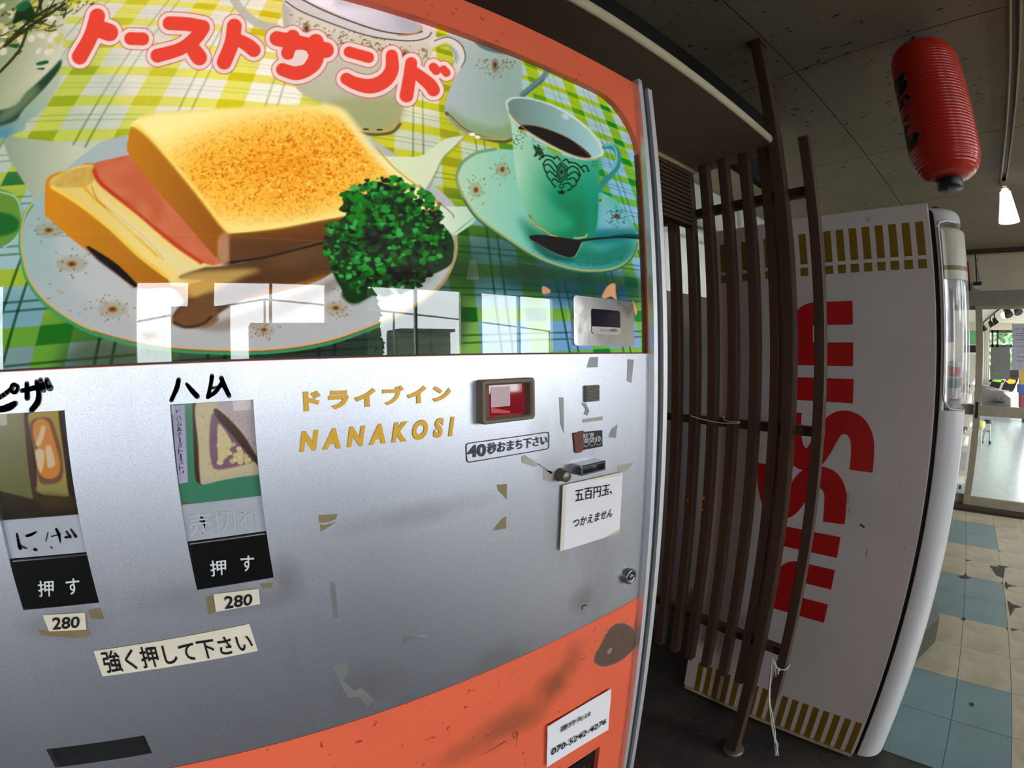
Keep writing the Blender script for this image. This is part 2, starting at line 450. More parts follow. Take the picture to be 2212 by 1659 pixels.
def paint_sign():
    """the printed food picture of the lit display: checked cloth, toast, ham, parsley, china"""
    C = Canvas(-270, -200, 1690, 1016)
    X, Y = C.X, C.Y
    # ---- checked tablecloth, a plane seen in perspective
    hx, hz = pix_dir_ratio(X, Y)
    u = 4.31818728*hx-1.68127425*hz+2.57480949
    v = -0.48048846*hx+10.02395933*hz-5.65796685
    w = 0.03143896*hx-0.41279704*hz+1.0
    u = u/w; v = v/w
    white = idw([(200,190,200,208,188),(330,170,232,228,208),(480,190,244,240,222),(580,190,252,248,228),(130,250,185,196,172),(330,0,220,220,205),(900,215,226,228,190),(1240,190,160,196,196),(1300,230,150,188,190),(1350,400,118,178,210),(1120,740,108,160,190),(1290,755,105,155,205),(40,690,112,158,168),(60,780,110,140,140),(40,560,150,185,185),(940,300,200,210,180),(1060,560,110,160,180),(1030,500,130,175,185),(250,780,95,115,95),(650,780,60,64,58),(450,770,70,84,70),(860,740,62,76,68)], X, Y)
    one = idw([(160,190,188,200,88),(300,150,222,220,112),(480,160,238,232,108),(560,60,230,220,120),(860,250,205,205,60),(1000,300,190,195,50),(1250,160,150,185,40),(1350,300,118,172,48),(1350,470,90,165,70),(30,620,150,180,62),(60,740,95,150,60),(200,770,62,110,55),(1060,740,118,170,80),(1290,740,110,165,70),(1050,560,80,130,50),(640,780,54,60,54),(860,740,60,78,60)], X, Y)
    two = idw([(141,218,150,168,45),(350,155,205,200,60),(500,228,215,205,30),(556,72,210,190,40),(1310,236,30,120,50),(1230,200,90,150,20),(1353,350,12,125,45),(110,750,42,105,42),(900,290,160,160,30),(1190,755,10,120,60),(1050,580,40,90,40),(640,780,46,52,50),(30,480,50,110,60)], X, Y)
    bu = sstep(0.172, 0.148, np.abs(u-np.round(u))); bv = sstep(0.172, 0.140, np.abs(v-np.round(v)))
    s1 = (bu+bv-2*bu*bv)[..., None]; s2 = (bu*bv)[..., None]
    a = white*(1-s1-s2)+one*s1+two*s2
    for off in (-0.075, 0.075):
        fu = u-np.floor(u); fv = v-np.floor(v)
        lu = sstep(0.022, 0.008, np.abs(fu-0.5-off)); lv = sstep(0.030, 0.010, np.abs(fv-0.5-off))*0.8
        fade = np.clip((Y-80)/560, 0.16, 1)
        lu = np.maximum(lu*np.clip(fade+.12, 0, 1), lv*fade)
        a = a*(1-lu[..., None]*0.72*np.array([0.78, 0.62, 0.8]))
    C.a[:] = a/255.
    # soft shadows lying on the cloth
    C.ell(1240, 610, 170, 42, (30, 62, 62), .85, 16, .12)
    C.ell(1080, 560, 120, 70, (36, 66, 46), .6, 20)
    C.ell(940, 600, 110, 60, (44, 66, 44), .55, 20)
    C.poly([(560,770),(700,745),(860,690),(960,640),(1010,680),(960,775),(700,800),(400,800)], (46, 58, 52), .72, 12)
    C.poly([(200,740),(400,768),(600,775),(600,800),(150,800)], (62, 76, 60), .5, 10)
    # ---- bowl with sprigs, top left
    C.poly([(-250,-150),(120,-150),(150,-30),(140,60),(132,130),(118,150),(70,200),(0,262),(-250,280)], lambda x, y: lerp3((120,138,96), (205,206,178), np.clip((x+y*0.4)/170, 0, 1)), 1, 2)
    C.poly([(-250,265),(0,238),(60,196),(110,150),(132,128),(128,150),(100,186),(50,238),(0,290),(-250,300)], (42, 66, 50), .95, 2)
    C.poly([(-250,300),(0,272),(60,228),(112,178),(130,150),(128,175),(100,230),(60,262),(20,292),(-250,330)], lambda x, y: lerp3((110,150,146), (172,186,160), np.clip(x/120, 0, 1)), .95, 2)
    C.ell(8, 292, 22, 12, (70, 130, 180), .6, 5, -.5)
    C.ell(40, 225, 60, 14, (150, 168, 128), .5, 5, -.7)
    for i in range(46):
        rx, ry = C.rng.uniform(-5, 130), C.rng.uniform(5, 115)
        if ry > 120-rx*0.12 and rx > 118: continue
        C.ell(rx, ry, C.rng.uniform(5, 13), C.rng.uniform(4, 9), (222, 218, 202) if i % 3 else (196, 192, 96), .8, 1.2, C.rng.uniform(-1, 1))
    for i in range(70):
        t = C.rng.rand(); bx, by = 170*t-10, 95-95*t+C.rng.normal()*16
        L = C.rng.uniform(12, 34); an = C.rng.normal()*.5-.55
        col = [(86,92,30),(130,120,36),(56,58,22),(40,66,34),(150,140,60),(92,72,26)][i % 6]
        C.stroke([(bx, by), (bx+L*math.cos(an)*.5, by+L*math.sin(an)*.5+3), (bx+L*math.cos(an), by+L*math.sin(an))], C.rng.uniform(.8, 2.4), col, .85)
    for i in range(40):
        bx, by = C.rng.uniform(0, 262), C.rng.uniform(-5, 40)
        if by > 44-bx*0.08: continue
        C.ell(bx, by, C.rng.uniform(2, 6), C.rng.uniform(1.5, 3), [(92,84,34),(62,66,30),(160,150,60)][i % 3], .8, .6, C.rng.uniform(-1, 1))
    C.poly([(38,20),(58,4),(74,22),(72,44),(48,44),(28,52),(30,38)], (26, 52, 30), .95, 1)
    C.poly([(34,14),(56,0),(66,10),(44,26)], (40, 98, 66), .9, 1)
    for q in ([(75,36),(95,-10)], [(88,20),(84,-12)], [(10,100),(60,60),(140,8)], [(15,92),(70,40),(120,10)], [(-5,160),(40,110),(60,60)]):
        C.stroke(q, 3, (48, 54, 22), .9)
    for q in ([(78,136),(100,130),(104,136),(84,141)], [(78,148),(96,146),(92,151)], [(16,98),(40,94),(36,104)]):
        C.poly(q, (34, 84, 50), .9, .8)
    # ---- sugar pot
    C.stroke([(500,-10),(520,20),(556,50),(600,62)], 9, (186, 184, 172), .9, 1)
    C.poly([(612,0),(640,18),(700,42),(800,72),(930,82),(938,60),(934,110),(905,170),(872,230),(862,275),(845,284),(800,288),(770,284),(748,270),(740,240),(690,220),(640,190),(620,120),(612,60)],
           lambda x, y: lerp3(lerp3((214,208,190), (176,180,146), np.clip((y-60)/200, 0, 1)), (160,160,150), np.clip((640-x)/40, 0, .5)), 1, 1.2)
    C.poly([(690,225),(860,210),(862,276),(845,286),(790,290),(758,276)], (158, 164, 104), .65, 8)
    C.stroke([(756,278),(800,290),(845,286),(864,268)], 3.2, (92, 90, 52), .9, .6)
    C.stroke([(770,280),(800,284),(838,280),(858,262)], 2.2, (206, 164, 84), .9, .4)
    for q in [(790, 279), (820, 280)]: C.ell(q[0], q[1], 7, 2, (50, 44, 34), .9, .4)
    C.stroke([(934,92),(965,84),(990,98),(1000,122),(985,150),(955,160),(935,158)], 7, (212, 210, 200), .95, .8)
    C.stroke([(940,88),(970,80),(996,96),(1005,124)], 1.2, (70, 66, 58), .8)
    C.poly([(600,-60),(610,0),(640,24),(720,56),(800,80),(880,92),(928,86),(942,62),(932,36),(860,-10),(800,-60)], (208, 204, 200), 1, 1)
    # pot: white lid inside ringed rim
    C.poly([(612,-10),(650,10),(720,36),(800,62),(870,76),(915,76),(932,66),(925,50),(880,30),(800,0),(780,-30),(600,-30)], (206, 204, 204), 1, .8)
    C.poly([(640,-14),(680,8),(740,34),(800,56),(860,70),(900,70),(912,60),(895,44),(840,20),(780,-6),(760,-30),(630,-30)], lambda x, y: lerp3((240,238,246), (172,174,184), np.clip((x-700)/220, 0, 1)), 1, .8)
    C.poly([(755,-30),(800,-6),(860,22),(900,48),(905,62),(870,66),(850,40),(820,20),(770,14),(720,10)], (160, 162, 170), .55, 6)
    C.stroke([(640,-8),(690,18),(750,43),(820,66),(880,74),(912,68)], 1.5, (60, 52, 44), .9)
    C.stroke([(860,76),(890,74),(908,66),(911,58)], 1.6, (196, 140, 62), .9)
    C.stroke([(616,2),(650,24),(720,52),(800,78),(880,88),(920,82),(932,70)], 1.3, (70, 60, 48), .9)
    for i in range(120):
        t = C.rng.rand(); bx = 624+300*t; by = 20+ (t**.75)*78 + C.rng.uniform(6, 36)
        if C.rng.rand() < .5: C.stroke([(bx, by), (bx+C.rng.uniform(-7, 7), by+C.rng.uniform(-5, 5)), (bx+C.rng.uniform(-9, 9), by+C.rng.uniform(-3, 7))], .9, (112, 84, 42), .7)
        else: C.ell(bx, by, 1.8, 1.3, (120, 78, 38), .7)
    for cx, cy in [(662, 62), (874, 118)]:
        C.ell(cx, cy, 9, 13, (120, 84, 40), .5, 1); C.ell(cx, cy, 4, 6, (90, 56, 28), .8, .6)
    # ---- creamer jug
    C.poly([(968,70),(1000,62),(1040,82),(1122,118),(1128,140),(1126,208),(1130,260),(1112,296),(1085,306),(1040,300),(1000,286),(970,262),(960,238),(968,200),(985,150)],
           lambda x, y: lerp3(lerp3((172,186,186), (140,170,158), np.clip((x-980)/120, 0, 1)), (156,186,150), np.clip((y-220)/90, 0, 1)), 1, 1.2)
    C.poly([(968,232),(1010,262),(1080,276),(1126,250),(1128,284),(1088,308),(1030,298),(985,276)], (112, 134, 70), .45, 6)
    C.stroke([(964,244),(1000,278),(1045,298),(1090,306),(1116,294)], 3.4, (84, 92, 60), .9, .6)
    C.stroke([(968,250),(1004,282),(1046,298),(1092,301)], 1.8, (196, 160, 90), .9)
    for q in [(1020, 290, 7), (1031, 296, 6)]: C.ell(q[0], q[1], q[2], 4, (248, 250, 214), .95, .6)
    C.poly([(1020,84),(1050,94),(1100,116),(1114,118),(1080,116),(1040,104)], (70, 92, 104), .8, 1)
    C.stroke([(1000,72),(1040,92),(1080,108),(1114,118)], 1.6, (214, 190, 120), .9)
    C.ell(1069, 140, 8, 14, (118, 106, 74), .7, 1); C.ell(1069, 140, 3.5, 6, (80, 52, 34), .9, .6)
    for i in range(80):
        an = C.rng.uniform(-.4, 3.5); rr = C.rng.uniform(16, 44)
        C.ell(1069+rr*math.cos(an), 128+rr*.95*abs(math.sin(an)) , C.rng.uniform(1, 3), C.rng.uniform(.8, 1.8), (104, 84, 58), .6, .3, an)
    C.stroke([(1128,205),(1150,186),(1172,168),(1184,150)], 6, (92, 130, 132), 1, .8)
    C.stroke([(1128,210),(1152,191),(1175,172)], 2, (66, 98, 100), .8, .5)
    C.stroke([(934,96),(962,86),(986,98),(998,122),(986,150),(958,162),(936,160)], 6.5, (214, 212, 204), .92, .8)
    C.stroke([(938,88),(968,80),(996,96),(1005,124),(996,146)], 1.2, (70, 66, 58), .8)
    C.stroke([(942,104),(964,98),(980,110),(984,124),(974,142)], 1, (120, 118, 108), .7)
    # ---- napkins
    C.poly([(6,302),(24,294),(70,300),(120,306),(180,318),(205,330),(130,372),(112,400),(104,470),(78,440),(50,392),(20,345)], lambda x, y: lerp3((140,160,134), (202,204,178), np.clip((x-10)/170, 0, 1)), 1, 1.2, smooth=False)
    # left glass rim and greens at the frame edge
    C.ell(-6, 470, 56, 62, (96, 140, 60), .9, 1); C.ell(-6, 484, 48, 26, (28, 98, 48), .9, 3)
    C.stroke([(-10,412),(30,424),(44,450),(46,490),(28,520),(0,540)], 2, (150, 200, 190), .8)
    # ---- main plate
    plate = [(48,470),(52,452),(68,440),(110,400),(185,330),(290,290),(700,260),(960,420),(985,500),(984,560),(950,615),(900,655),(845,687),(720,734),(600,755),(480,758),(330,746),(200,714),(110,662),(62,605),(46,545),(43,500)]
    C.poly(plate, lambda x, y: lerp3(lerp3((150,178,176), (178,186,184), np.clip((x-40)/300, 0, 1)), (168,176,178), np.clip((y-560)/180, 0, 1)), 1, 1)
    C.poly([(130,470),(300,620),(420,650),(700,600),(880,600),(930,560),(760,640),(520,700),(300,690),(150,610)], (196, 198, 194), .5, 14)
    rim = [(68,440),(50,470),(44,510),(46,548),(62,607),(110,664),(200,716),(330,748),(480,759),(600,756),(720,735),(848,688)]
    C.stroke([(x, y+3) for x, y in rim], 4.2, (64, 150, 98), .9, .6)
    C.stroke([(x+2, y-3) for x, y in rim], 2.4, (206, 170, 96), .9, .4)
    C.stroke([(x+1, y-0.5) for x, y in rim[6:]], 1.2, (120, 70, 60), .8)
    C.stroke([(848,688),(910,650),(955,612),(980,562),(985,505)], 3.4, (176, 146, 96), .9, .5)
    for cx, cy, sc in [(105,497,1),(155,570,1.1),(243,668,1.1),(570,712,.8),(725,665,.9),(325,725,.7)]:
        C.ell(cx, cy, 30*sc, 16*sc, (146, 140, 106), .45, 3)
        C.ell(cx, cy, 10*sc, 6*sc, (150, 96, 40), .85, 1.4); C.ell(cx, cy, 5*sc, 3*sc, (96, 48, 30), .85, .8)
        for i in range(26):
            an = C.rng.uniform(0, 6.3); rr = C.rng.uniform(14, 46)*sc
            C.ell(cx+rr*math.cos(an), cy+rr*.65*math.sin(an), C.rng.uniform(1.2, 3.4), C.rng.uniform(1, 2), [(120,84,60),(150,110,70),(104,92,60)][i % 3], .65, .4, an)
    for i in range(60):
        t = C.rng.rand(); x = 90+760*t; y = 655+74*math.sin(math.pi*min(1, t*1.15)**.8)-C.rng.uniform(0, 40)
        C.ell(x, y-18, C.rng.uniform(2, 5), C.rng.uniform(1, 2.2), [(150,90,70),(120,110,70),(172,112,90)][i % 3], .6, .4, -.2)
    # right napkins
    C.poly([(800,345),(850,338),(905,337),(935,318),(962,300),(1002,294),(985,312),(958,338),(940,372),(918,408),(904,432),(860,440)], lambda x, y: lerp3((222,234,182), (212,222,196), np.clip((x-820)/180, 0, 1)), 1, .8)
    C.stroke([(1002,296),(978,322),(955,345),(930,398),(906,432)], 2, (140, 150, 110), .7, 1)
    C.poly([(910,432),(950,446),(1044,446),(1046,458),(1030,470),(1020,484),(985,508),(960,500),(930,470)], lambda x, y: lerp3((224,234,206), (166,206,180), np.clip((x-940)/110, 0, 1)), 1, .8, smooth=False)
    for i in range(12): C.stroke([(978+i*1.5,506-i),(1000+i*4, 486-i*3)], .7, (140, 180, 156), .5)
    C.stroke([(905,400),(940,430),(975,460),(980,470)], 1.6, (150, 120, 84), .8)
    # ---- cup and saucer
    C.poly([(988,372),(1000,350),(1030,330),(1070,322),(1130,330),(1200,380),(1310,420),(1350,455),(1374,500),(1378,524),(1366,555),(1335,578),(1290,586),(1230,580),(1160,556),(1090,512),(1030,468),(1000,425),(985,390)],
           lambda x, y: lerp3(lerp3((178,212,180), (120,196,174), np.clip((x-990)/160, 0, 1)), (70,160,158), np.clip((x+y-1640)/220, 0, 1)), 1, 1)
    C.poly([(1120,470),(1200,520),(1290,540),(1350,520),(1370,540),(1330,572),(1250,572),(1170,545)], (26, 104, 84), .7, 8)
    C.poly([(1290,440),(1345,462),(1362,500),(1300,500)], (118, 178, 196), .8, 6)
    C.poly([(1270,500),(1360,494),(1372,512),(1290,528)], (20, 96, 104), .7, 5)
    sr = [(1070,322),(1030,330),(1000,350),(988,374),(988,395),(1002,428),(1032,470),(1092,514),(1162,557),(1232,581),(1290,586),(1336,577),(1366,553),(1378,522)]
    C.stroke(sr, 3.4, (112, 156, 112), .9, .6); C.stroke([(x+2, y-2) for x, y in sr[3:]], 1.4, (196, 166, 96), .9)
    C.stroke([(x-1, y+3) for x, y in sr[5:]], 1.8, (30, 96, 66), .8, .6)
    for cx, cy in [(1085,366),(1028,410)]:
        C.ell(cx, cy, 14, 17, (150, 150, 100), .5, 2, -.5); C.ell(cx, cy, 5, 6, (130, 66, 36), .9, .8)
        for i in range(26):
            an = C.rng.uniform(0, 6.3); rr = C.rng.uniform(10, 38)
            C.ell(cx+rr*math.cos(an)*.8, cy+rr*math.sin(an), C.rng.uniform(1, 3), C.rng.uniform(.8, 1.7), (120, 92, 60), .6, .4, an)
    C.ell(1295, 432, 6, 5, (170, 150, 70), .9, .6); C.ell(1296, 432, 2.5, 2.5, (60, 40, 30), .9)
    for i in range(70):
        an = C.rng.uniform(0, 6.3); rr = C.rng.uniform(2, 28)
        C.ell(1332+rr*math.cos(an)*.85, 466+rr*.8*math.sin(an)+2, C.rng.uniform(1, 2.6), C.rng.uniform(.8, 1.4), (26, 66, 62), .75, .3, an)
    C.ell(1333, 467, 7, 5, (96, 60, 40), .8, .8, .6)
    for i in range(90):
        t = C.rng.rand(); C.ell(1150+200*t, 545+30*math.sin(t*2.6)-C.rng.uniform(0, 10), 2, 1, (20, 76, 70), .55, .4)
    C.ell(1210, 520, 78, 26, (30, 120, 84), .5, 8, .2)
    # cup body
    C.poly([(1094,232),(1104,270),(1110,340),(1118,400),(1134,450),(1150,484),(1185,508),(1240,516),(1275,510),(1288,490),(1292,440),(1292,390),(1298,340),(1302,322),(1270,346),(1200,330),(1130,290)],
           lambda x, y: lerp3(lerp3((176,214,186), (96,178,138), np.clip((x-1105)/95, 0, 1)), (8,122,84), np.clip((y-330)/120, 0, 1)*np.clip((x-1120)/90, 0, 1)), 1, .8)
    C.poly([(1120,400),(1180,430),(1240,480),(1200,505),(1150,480)], (120, 196, 150), .45, 8)
    C.poly([(1262,350),(1298,330),(1290,480),(1270,505)], (40, 150, 120), .5, 6)
    C.stroke([(1144,466),(1156,484),(1180,502),(1210,512)], 2.2, (120, 108, 60), .9, .4); C.stroke([(1146,472),(1160,488),(1186,504)], 1.2, (214, 180, 90), .9)
    C.stroke([(1188,508),(1204,512)], 2, (230, 210, 120), .9); C.stroke([(1240,514),(1262,512),(1268,506)], 2, (190, 190, 120), .8)
    # cup mouth
    C.poly([(1092,228),(1094,216),(1110,209),(1150,212),(1200,228),(1250,258),(1285,290),(1303,322),(1300,338),(1276,346),(1240,340),(1190,318),(1130,282),(1102,252)], (186, 212, 190), 1, .6)
    C.poly([(1097,228),(1100,219),(1114,213),(1150,216),(1198,232),(1246,262),(1280,293),(1297,322),(1294,334),(1274,340),(1240,334),(1192,313),(1134,278),(1106,250)], lambda x, y: lerp3((112,136,128), (150,198,200), np.clip((x-1110)/180, 0, 1)), 1, .6)
    C.poly([(1120,278),(1128,270),(1150,271),(1190,282),(1230,300),(1262,322),(1276,340),(1240,335),(1192,313),(1140,284)], (44, 26, 24), 1, .8)
    C.stroke([(1128,271),(1160,272),(1196,284),(1236,303),(1274,338)], 1, (120, 104, 60), .7)
    C.stroke([(1098,240),(1112,258),(1140,283),(1192,314),(1240,336),(1276,344),(1298,338)], 1.3, (170, 130, 80), .9)
    C.ell(1221, 252, 9, 5, (206, 226, 222), .7, 2, .5)
    # cup handle
    C.stroke([(1304,318),(1322,316),(1334,332),(1334,356),(1318,378),(1300,398),(1292,412)], [4, 6, 6, 6, 6.5, 6, 5], (50, 132, 132), 1, .6)
    C.stroke([(1306,315),(1322,313),(1331,328),(1330,354),(1314,374)], 1.8, (120, 190, 190), .8, .5)
    # cup crest
    crest = (20, 42, 24)
    C.poly([(1212,350),(1224,360),(1224,384),(1211,394),(1202,380),(1203,360)], crest, .35, 0, False)
    for q in ([(1212,350),(1225,360),(1225,384),(1211,394),(1202,380),(1203,360),(1212,350)], [(1212,356),(1220,364),(1220,380),(1211,387),(1206,378),(1207,364),(1212,356)]):
        C.stroke(q, 1, crest, .95, smooth=False)
    C.ell(1213, 371, 3, 5, crest, .95)
    for sx in (1, -1):
        for q in ([(10,-6),(22,-18),(34,-16),(40,-4)], [(14,4),(28,-8),(38,0),(34,10)], [(12,14),(26,6),(32,16),(26,24)], [(6,24),(16,20),(22,28),(14,36)], [(18,-26),(34,-26),(48,-14)], [(3,-24),(10,-30),(16,-24)], [(40,-20),(52,-28),(58,-18)]):
            p = [(1213+sx*a, 371+b+sx*a*.28) for a, b in q]
            C.stroke(p, 1.5, crest, .95); C.ell(p[-1][0], p[-1][1], 2.2, 2.2, crest, .9)
    C.poly([(1213,408),(1217,413),(1223,413),(1218,417),(1219,421),(1213,418),(1207,421),(1208,417),(1203,413),(1210,413)], crest, .95, 0, False)
    C.stroke([(1213,396),(1208,402),(1213,406),(1218,402),(1213,396)], 1.2, crest, .9)
    for i in range(14): C.stroke([(1150+C.rng.uniform(0,14), 312+C.rng.uniform(0,12)), (1158+C.rng.uniform(0,18), 322+C.rng.uniform(0,18))], 1, crest, .6)
    for i in range(30): C.ell(1112+C.rng.uniform(-4, 18), 282+C.rng.uniform(0, 40), 1.6, 1.2, (50, 70, 44), .7, .3)
    for i in range(12): C.ell(1284+C.rng.uniform(-6, 6), 346+C.rng.uniform(0, 12), 1.6, 1, (30, 80, 56), .7, .3)
    # spoon
    C.poly([(1143,512),(1150,508),(1180,508),(1220,514),(1250,518),(1262,517),(1254,526),(1246,545),(1234,556),(1210,552),(1180,540),(1155,526)], (18, 34, 30), 1, .8)
    C.stroke([(1256,519),(1300,514),(1345,510),(1384,512)], [3, 2.4, 4, 5], (14, 46, 40), 1, .5)
    C.stroke([(1150,520),(1180,538),(1212,552),(1238,556),(1250,540),(1258,524)], .9, (150, 180, 160), .7, .3)
    C.poly([(1150,528),(1200,550),(1240,558),(1230,564),(1180,556)], (20, 70, 60), .6, 3)
    C.stroke([(1300,512),(1345,508),(1380,510)], .9, (70, 120, 104), .6)
    # ---- sandwich : lower slice
    crust = (190, 122, 34)
    C.poly([(98,398),(104,384),(122,373),(160,366),(205,354),(300,420),(420,530),(476,572),(560,560),(700,520),(740,540),(700,600),(560,640),(420,660),(372,622),(300,622),(240,580),(160,520),(108,474),(97,465)], lambda x, y: lerp3((206,136,34), (150,96,34), np.clip((x-120)/320, 0, 1)), 1, 1)
    C.poly([(110,402),(124,378),(205,357),(300,430),(430,550),(478,574),(450,600),(380,618),(352,590),(300,550),(220,480),(160,436)], lambda x, y: lerp3((224,196,110), (236,214,130), np.clip((x-110)/200, 0, 1)), 1, 1.2)
    C.poly([(112,400),(128,376),(204,357),(214,372),(190,400),(150,404)], lambda x, y: lerp3((206,176,92), (190,150,70), vnoise(x, y, 9, 5)), .9, 2)
    C.stroke([(112,404),(170,440),(236,492),(300,552),(360,598)], 4, (240, 206, 84), .9, 1.5)
    C.stroke([(178,400),(200,424),(232,452),(280,496),(340,552)], 3, (222, 170, 34), .85, 1.4)
    C.stroke([(198,402),(214,436),(262,470),(330,530),(352,560)], 1.4, (176, 120, 50), .7, .6)
    C.poly([(205,380),(230,430),(300,490),(400,560),(450,590),(400,600),(330,540),(240,460)], (230, 218, 160), .7, 3)
    # shadowed front under the toast
    C.poly([(386,600),(440,578),(478,574),(600,550),(705,520),(745,540),(735,580),(640,612),(560,630),(500,660),(430,700),(372,690),(400,650),(470,610)], lambda x, y: lerp3((108,78,54), (74,55,42), vnoise(x*.6+y*.3, y, 30, 8)*.7+vnoise(x, y, 4, 9)*.3), .98, 2)
    C.poly([(390,596),(452,584),(560,582),(520,600),(440,640),(412,640),(400,620)], (214, 180, 100), .75, 5)
    C.poly([(372,690),(430,640),(460,640),(470,690),(440,708),(390,706)], (112, 82, 56), .9, 3)
    C.stroke([(376,696),(400,706),(436,700),(456,684)], 3, (54, 40, 34), .8, 1.5)
    C.poly([(430,706),(480,690),(600,650),(700,610),(740,590),(742,610),(660,660),(560,700),(470,716)], (120, 104, 88), .6, 5)
    C.stroke([(190,534),(214,554),(250,580),(292,616)], [3, 8, 9, 5], (22, 30, 22), .95, 1)
    C.stroke([(186,536),(212,560),(250,590),(288,622)], 1.4, (150, 96, 110), .7, .6)
    # ham
    C.poly([(202,366),(206,352),(240,343),(284,334),(294,344),(330,396),(400,470),(456,530),(480,560),(470,572),(436,566),(372,522),(300,456),(240,420),(212,392)], lambda x, y: lerp3((206,120,86), (196,98,66), vnoise(x, y, 26, 12)), 1, 1)
    C.stroke([(203,368),(214,392),(244,418),(300,462),(374,525),(434,566)], 4.5, (190, 62, 40), .9, 1.4)
    C.poly([(260,380),(320,400),(350,450),(300,430)], (188, 100, 72), .5, 6)
    # toast : side crusts
    C.poly([(277,300),(282,276),(300,262),(330,300),(420,410),(478,482),(492,500),(486,540),(480,568),(462,552),(400,480),(330,400),(280,335),(274,318)], lambda x, y: lerp3((196,128,40), (150,90,30), np.clip((x-280)/200, 0, 1)), 1, .8)
    C.poly([(486,496),(560,490),(700,466),(800,452),(940,436),(948,452),(946,482),(860,500),(700,520),(600,548),(520,566),(480,570)], lambda x, y: lerp3(lerp3((176,108,34), (96,66,42), np.clip((y-470)/60, 0, 1)), (90,58,38), np.clip((x-480)/350, 0, .6)), 1, 1)
    C.stroke([(484,568),(560,558),(650,536),(712,520)], 2.6, (40, 36, 28), .9, 1)
    C.poly([(470,520),(492,500),(494,560),(478,572)], (206, 150, 110), .7, 3)
    # toast : face
    def face(x, y):
        n = vnoise(x, y, 5, 1)*.5+vnoise(x, y, 2.4, 2)*.5; b = vnoise(x, y, 60, 4)
        cx = (x-620)/330; cy = (y-360)/140
        r = np.clip(1.15-np.hypot(cx+cy*.25, cy)*1.05, 0, 1)
        base = lerp3((254,242,160), (252,206,84), np.clip(r*1.9, 0, 1))
        base = lerp3(base, (240,160,46), np.clip((r*1.3-.25)*(0.2+1.0*n+.35*b), 0, 1))
        n2 = vnoise(x*.8+y*.5, y-x*.3, 7, 6)*.6+vnoise(x, y, 3, 7)*.4
        base = lerp3(base, (206,96,28), np.clip((n-.56)*5, 0, 1)*np.clip(r*1.7-.2, 0, 1)*.75)
        return lerp3(base, (255,222,112), np.clip((n2-.60)*5, 0, 1)*np.clip(r*1.6, 0, 1)*.7)
    C.poly([(283,272),(296,258),(345,246),(480,236),(640,230),(700,229),(735,238),(762,272),(800,320),(850,372),(920,424),(942,440),(930,452),(800,458),(700,474),(600,492),(520,502),(492,500),(476,484),(420,412),(330,304),(296,276)], face, 1, 1)
    C.stroke([(288,268),(330,302),(420,408),(478,484),(496,499)], 5, (250, 222, 110), .85, 2.5)
    C.stroke([(496,499),(600,489),(700,470),(800,455),(936,446)], 5, (252, 230, 130), .85, 2.5)
    C.stroke([(700,231),(738,244),(768,280),(806,328),(856,380),(936,440)], 9, (250, 236, 160), .85, 4)
    C.stroke([(812,318),(856,366),(925,420),(944,440)], 1.4, (216, 150, 40), .9, .6)
    C.stroke([(300,256),(345,245),(480,236),(640,229),(730,236)], 4, (246, 226, 130), .8, 2)
    # ---- parsley
    C.poly([(900,600),(860,610),(800,640),(772,656),(750,652),(740,630),(800,600)], (24, 50, 30), .9, 3)
    par = [(744,440),(745,420),(768,410),(790,420),(806,400),(830,396),(850,402),(862,396),(868,412),(890,428),(900,450),(930,470),(960,490),(978,515),(980,545),(972,572),(940,590),(900,604),(862,612),(820,622),(800,640),(770,652),(750,650),(736,622),(722,596),(710,560),(712,510),(730,480),(748,462)]
    C.poly(par, (22, 62, 32), 1, 1.2)
    pm = np.array(par, float); pc = pm.mean(0)
    greens = [(24,104,34),(32,128,44),(20,78,32),(50,152,60),(14,52,26),(38,136,52),(70,172,84),(12,40,22)]
    for i in range(900):
        an = C.rng.uniform(0, 2*math.pi); rr = C.rng.rand()**.55
        x, y = pc[0]+rr*132*math.cos(an), pc[1]+rr*128*math.sin(an)
        if x < 742 and y < 480: continue
        s1 = C.rng.uniform(3, 9)
        k = C.rng.randint(5, 8); t = np.linspace(0, 6.28, k, endpoint=False)+C.rng.rand()
        q = np.c_[x+s1*(.5+C.rng.rand(k))*np.cos(t), y+s1*(.4+.8*C.rng.rand(k))*np.sin(t)]
        dark = (x-pc[0]+y-pc[1])/200
        gi = C.rng.randint(0, 8) if C.rng.rand() > max(0, dark)*.8 else C.rng.choice([2, 4, 7])
        C.poly(q, greens[gi], .9, .5)
    C.poly([(786,500),(800,480),(830,500),(826,540),(790,545)], (6, 20, 12), .6, 6)
    C.poly([(845,580),(930,570),(920,605),(850,618)], (12, 30, 24), .5, 8)
    # ---- lettering
    R, Wt, M = (230, 76, 62), (238, 216, 206), (196, 62, 80)
    S = [  # strokes in reading order, (points, radius)
        ([(210,35),(196,78),(172,122)], [17, 16, 17]), ([(214,62),(236,70)], 19),
        ([(282,83),(308,84)], 14),
        ([(366,50),(404,52),(438,58)], 15), ([(438,60),(420,84),(388,106),(340,120)], [15, 15, 14, 15]), ([(412,98),(424,116),(430,124)], [15, 17, 17]),
        ([(506,56),(500,94),(484,134)], 16), ([(512,84),(536,98),(548,108)], [13, 15, 15]),
        ([(598,83),(640,92),(704,108)], [16, 17, 17]), ([(632,79),(626,104),(622,114)], 15), ([(682,90),(682,126),(668,146),(640,158),(610,150)], [17, 17, 16, 15, 14]),
        ([(754,112),(796,124)], 12), ([(846,120),(846,150),(830,174),(800,186),(768,180),(748,170)], [13, 15, 16, 16, 14, 13]),
        ([(888,136),(884,170),(878,206)], [13, 14, 15]), ([(896,156),(926,180),(936,194)], [12, 14, 14]),
        ([(936,145),(942,152)], 10), ([(958,150),(964,157)], 9)]
    for pts, r in S: C.stroke(pts, np.asarray(r)+10.5, M)
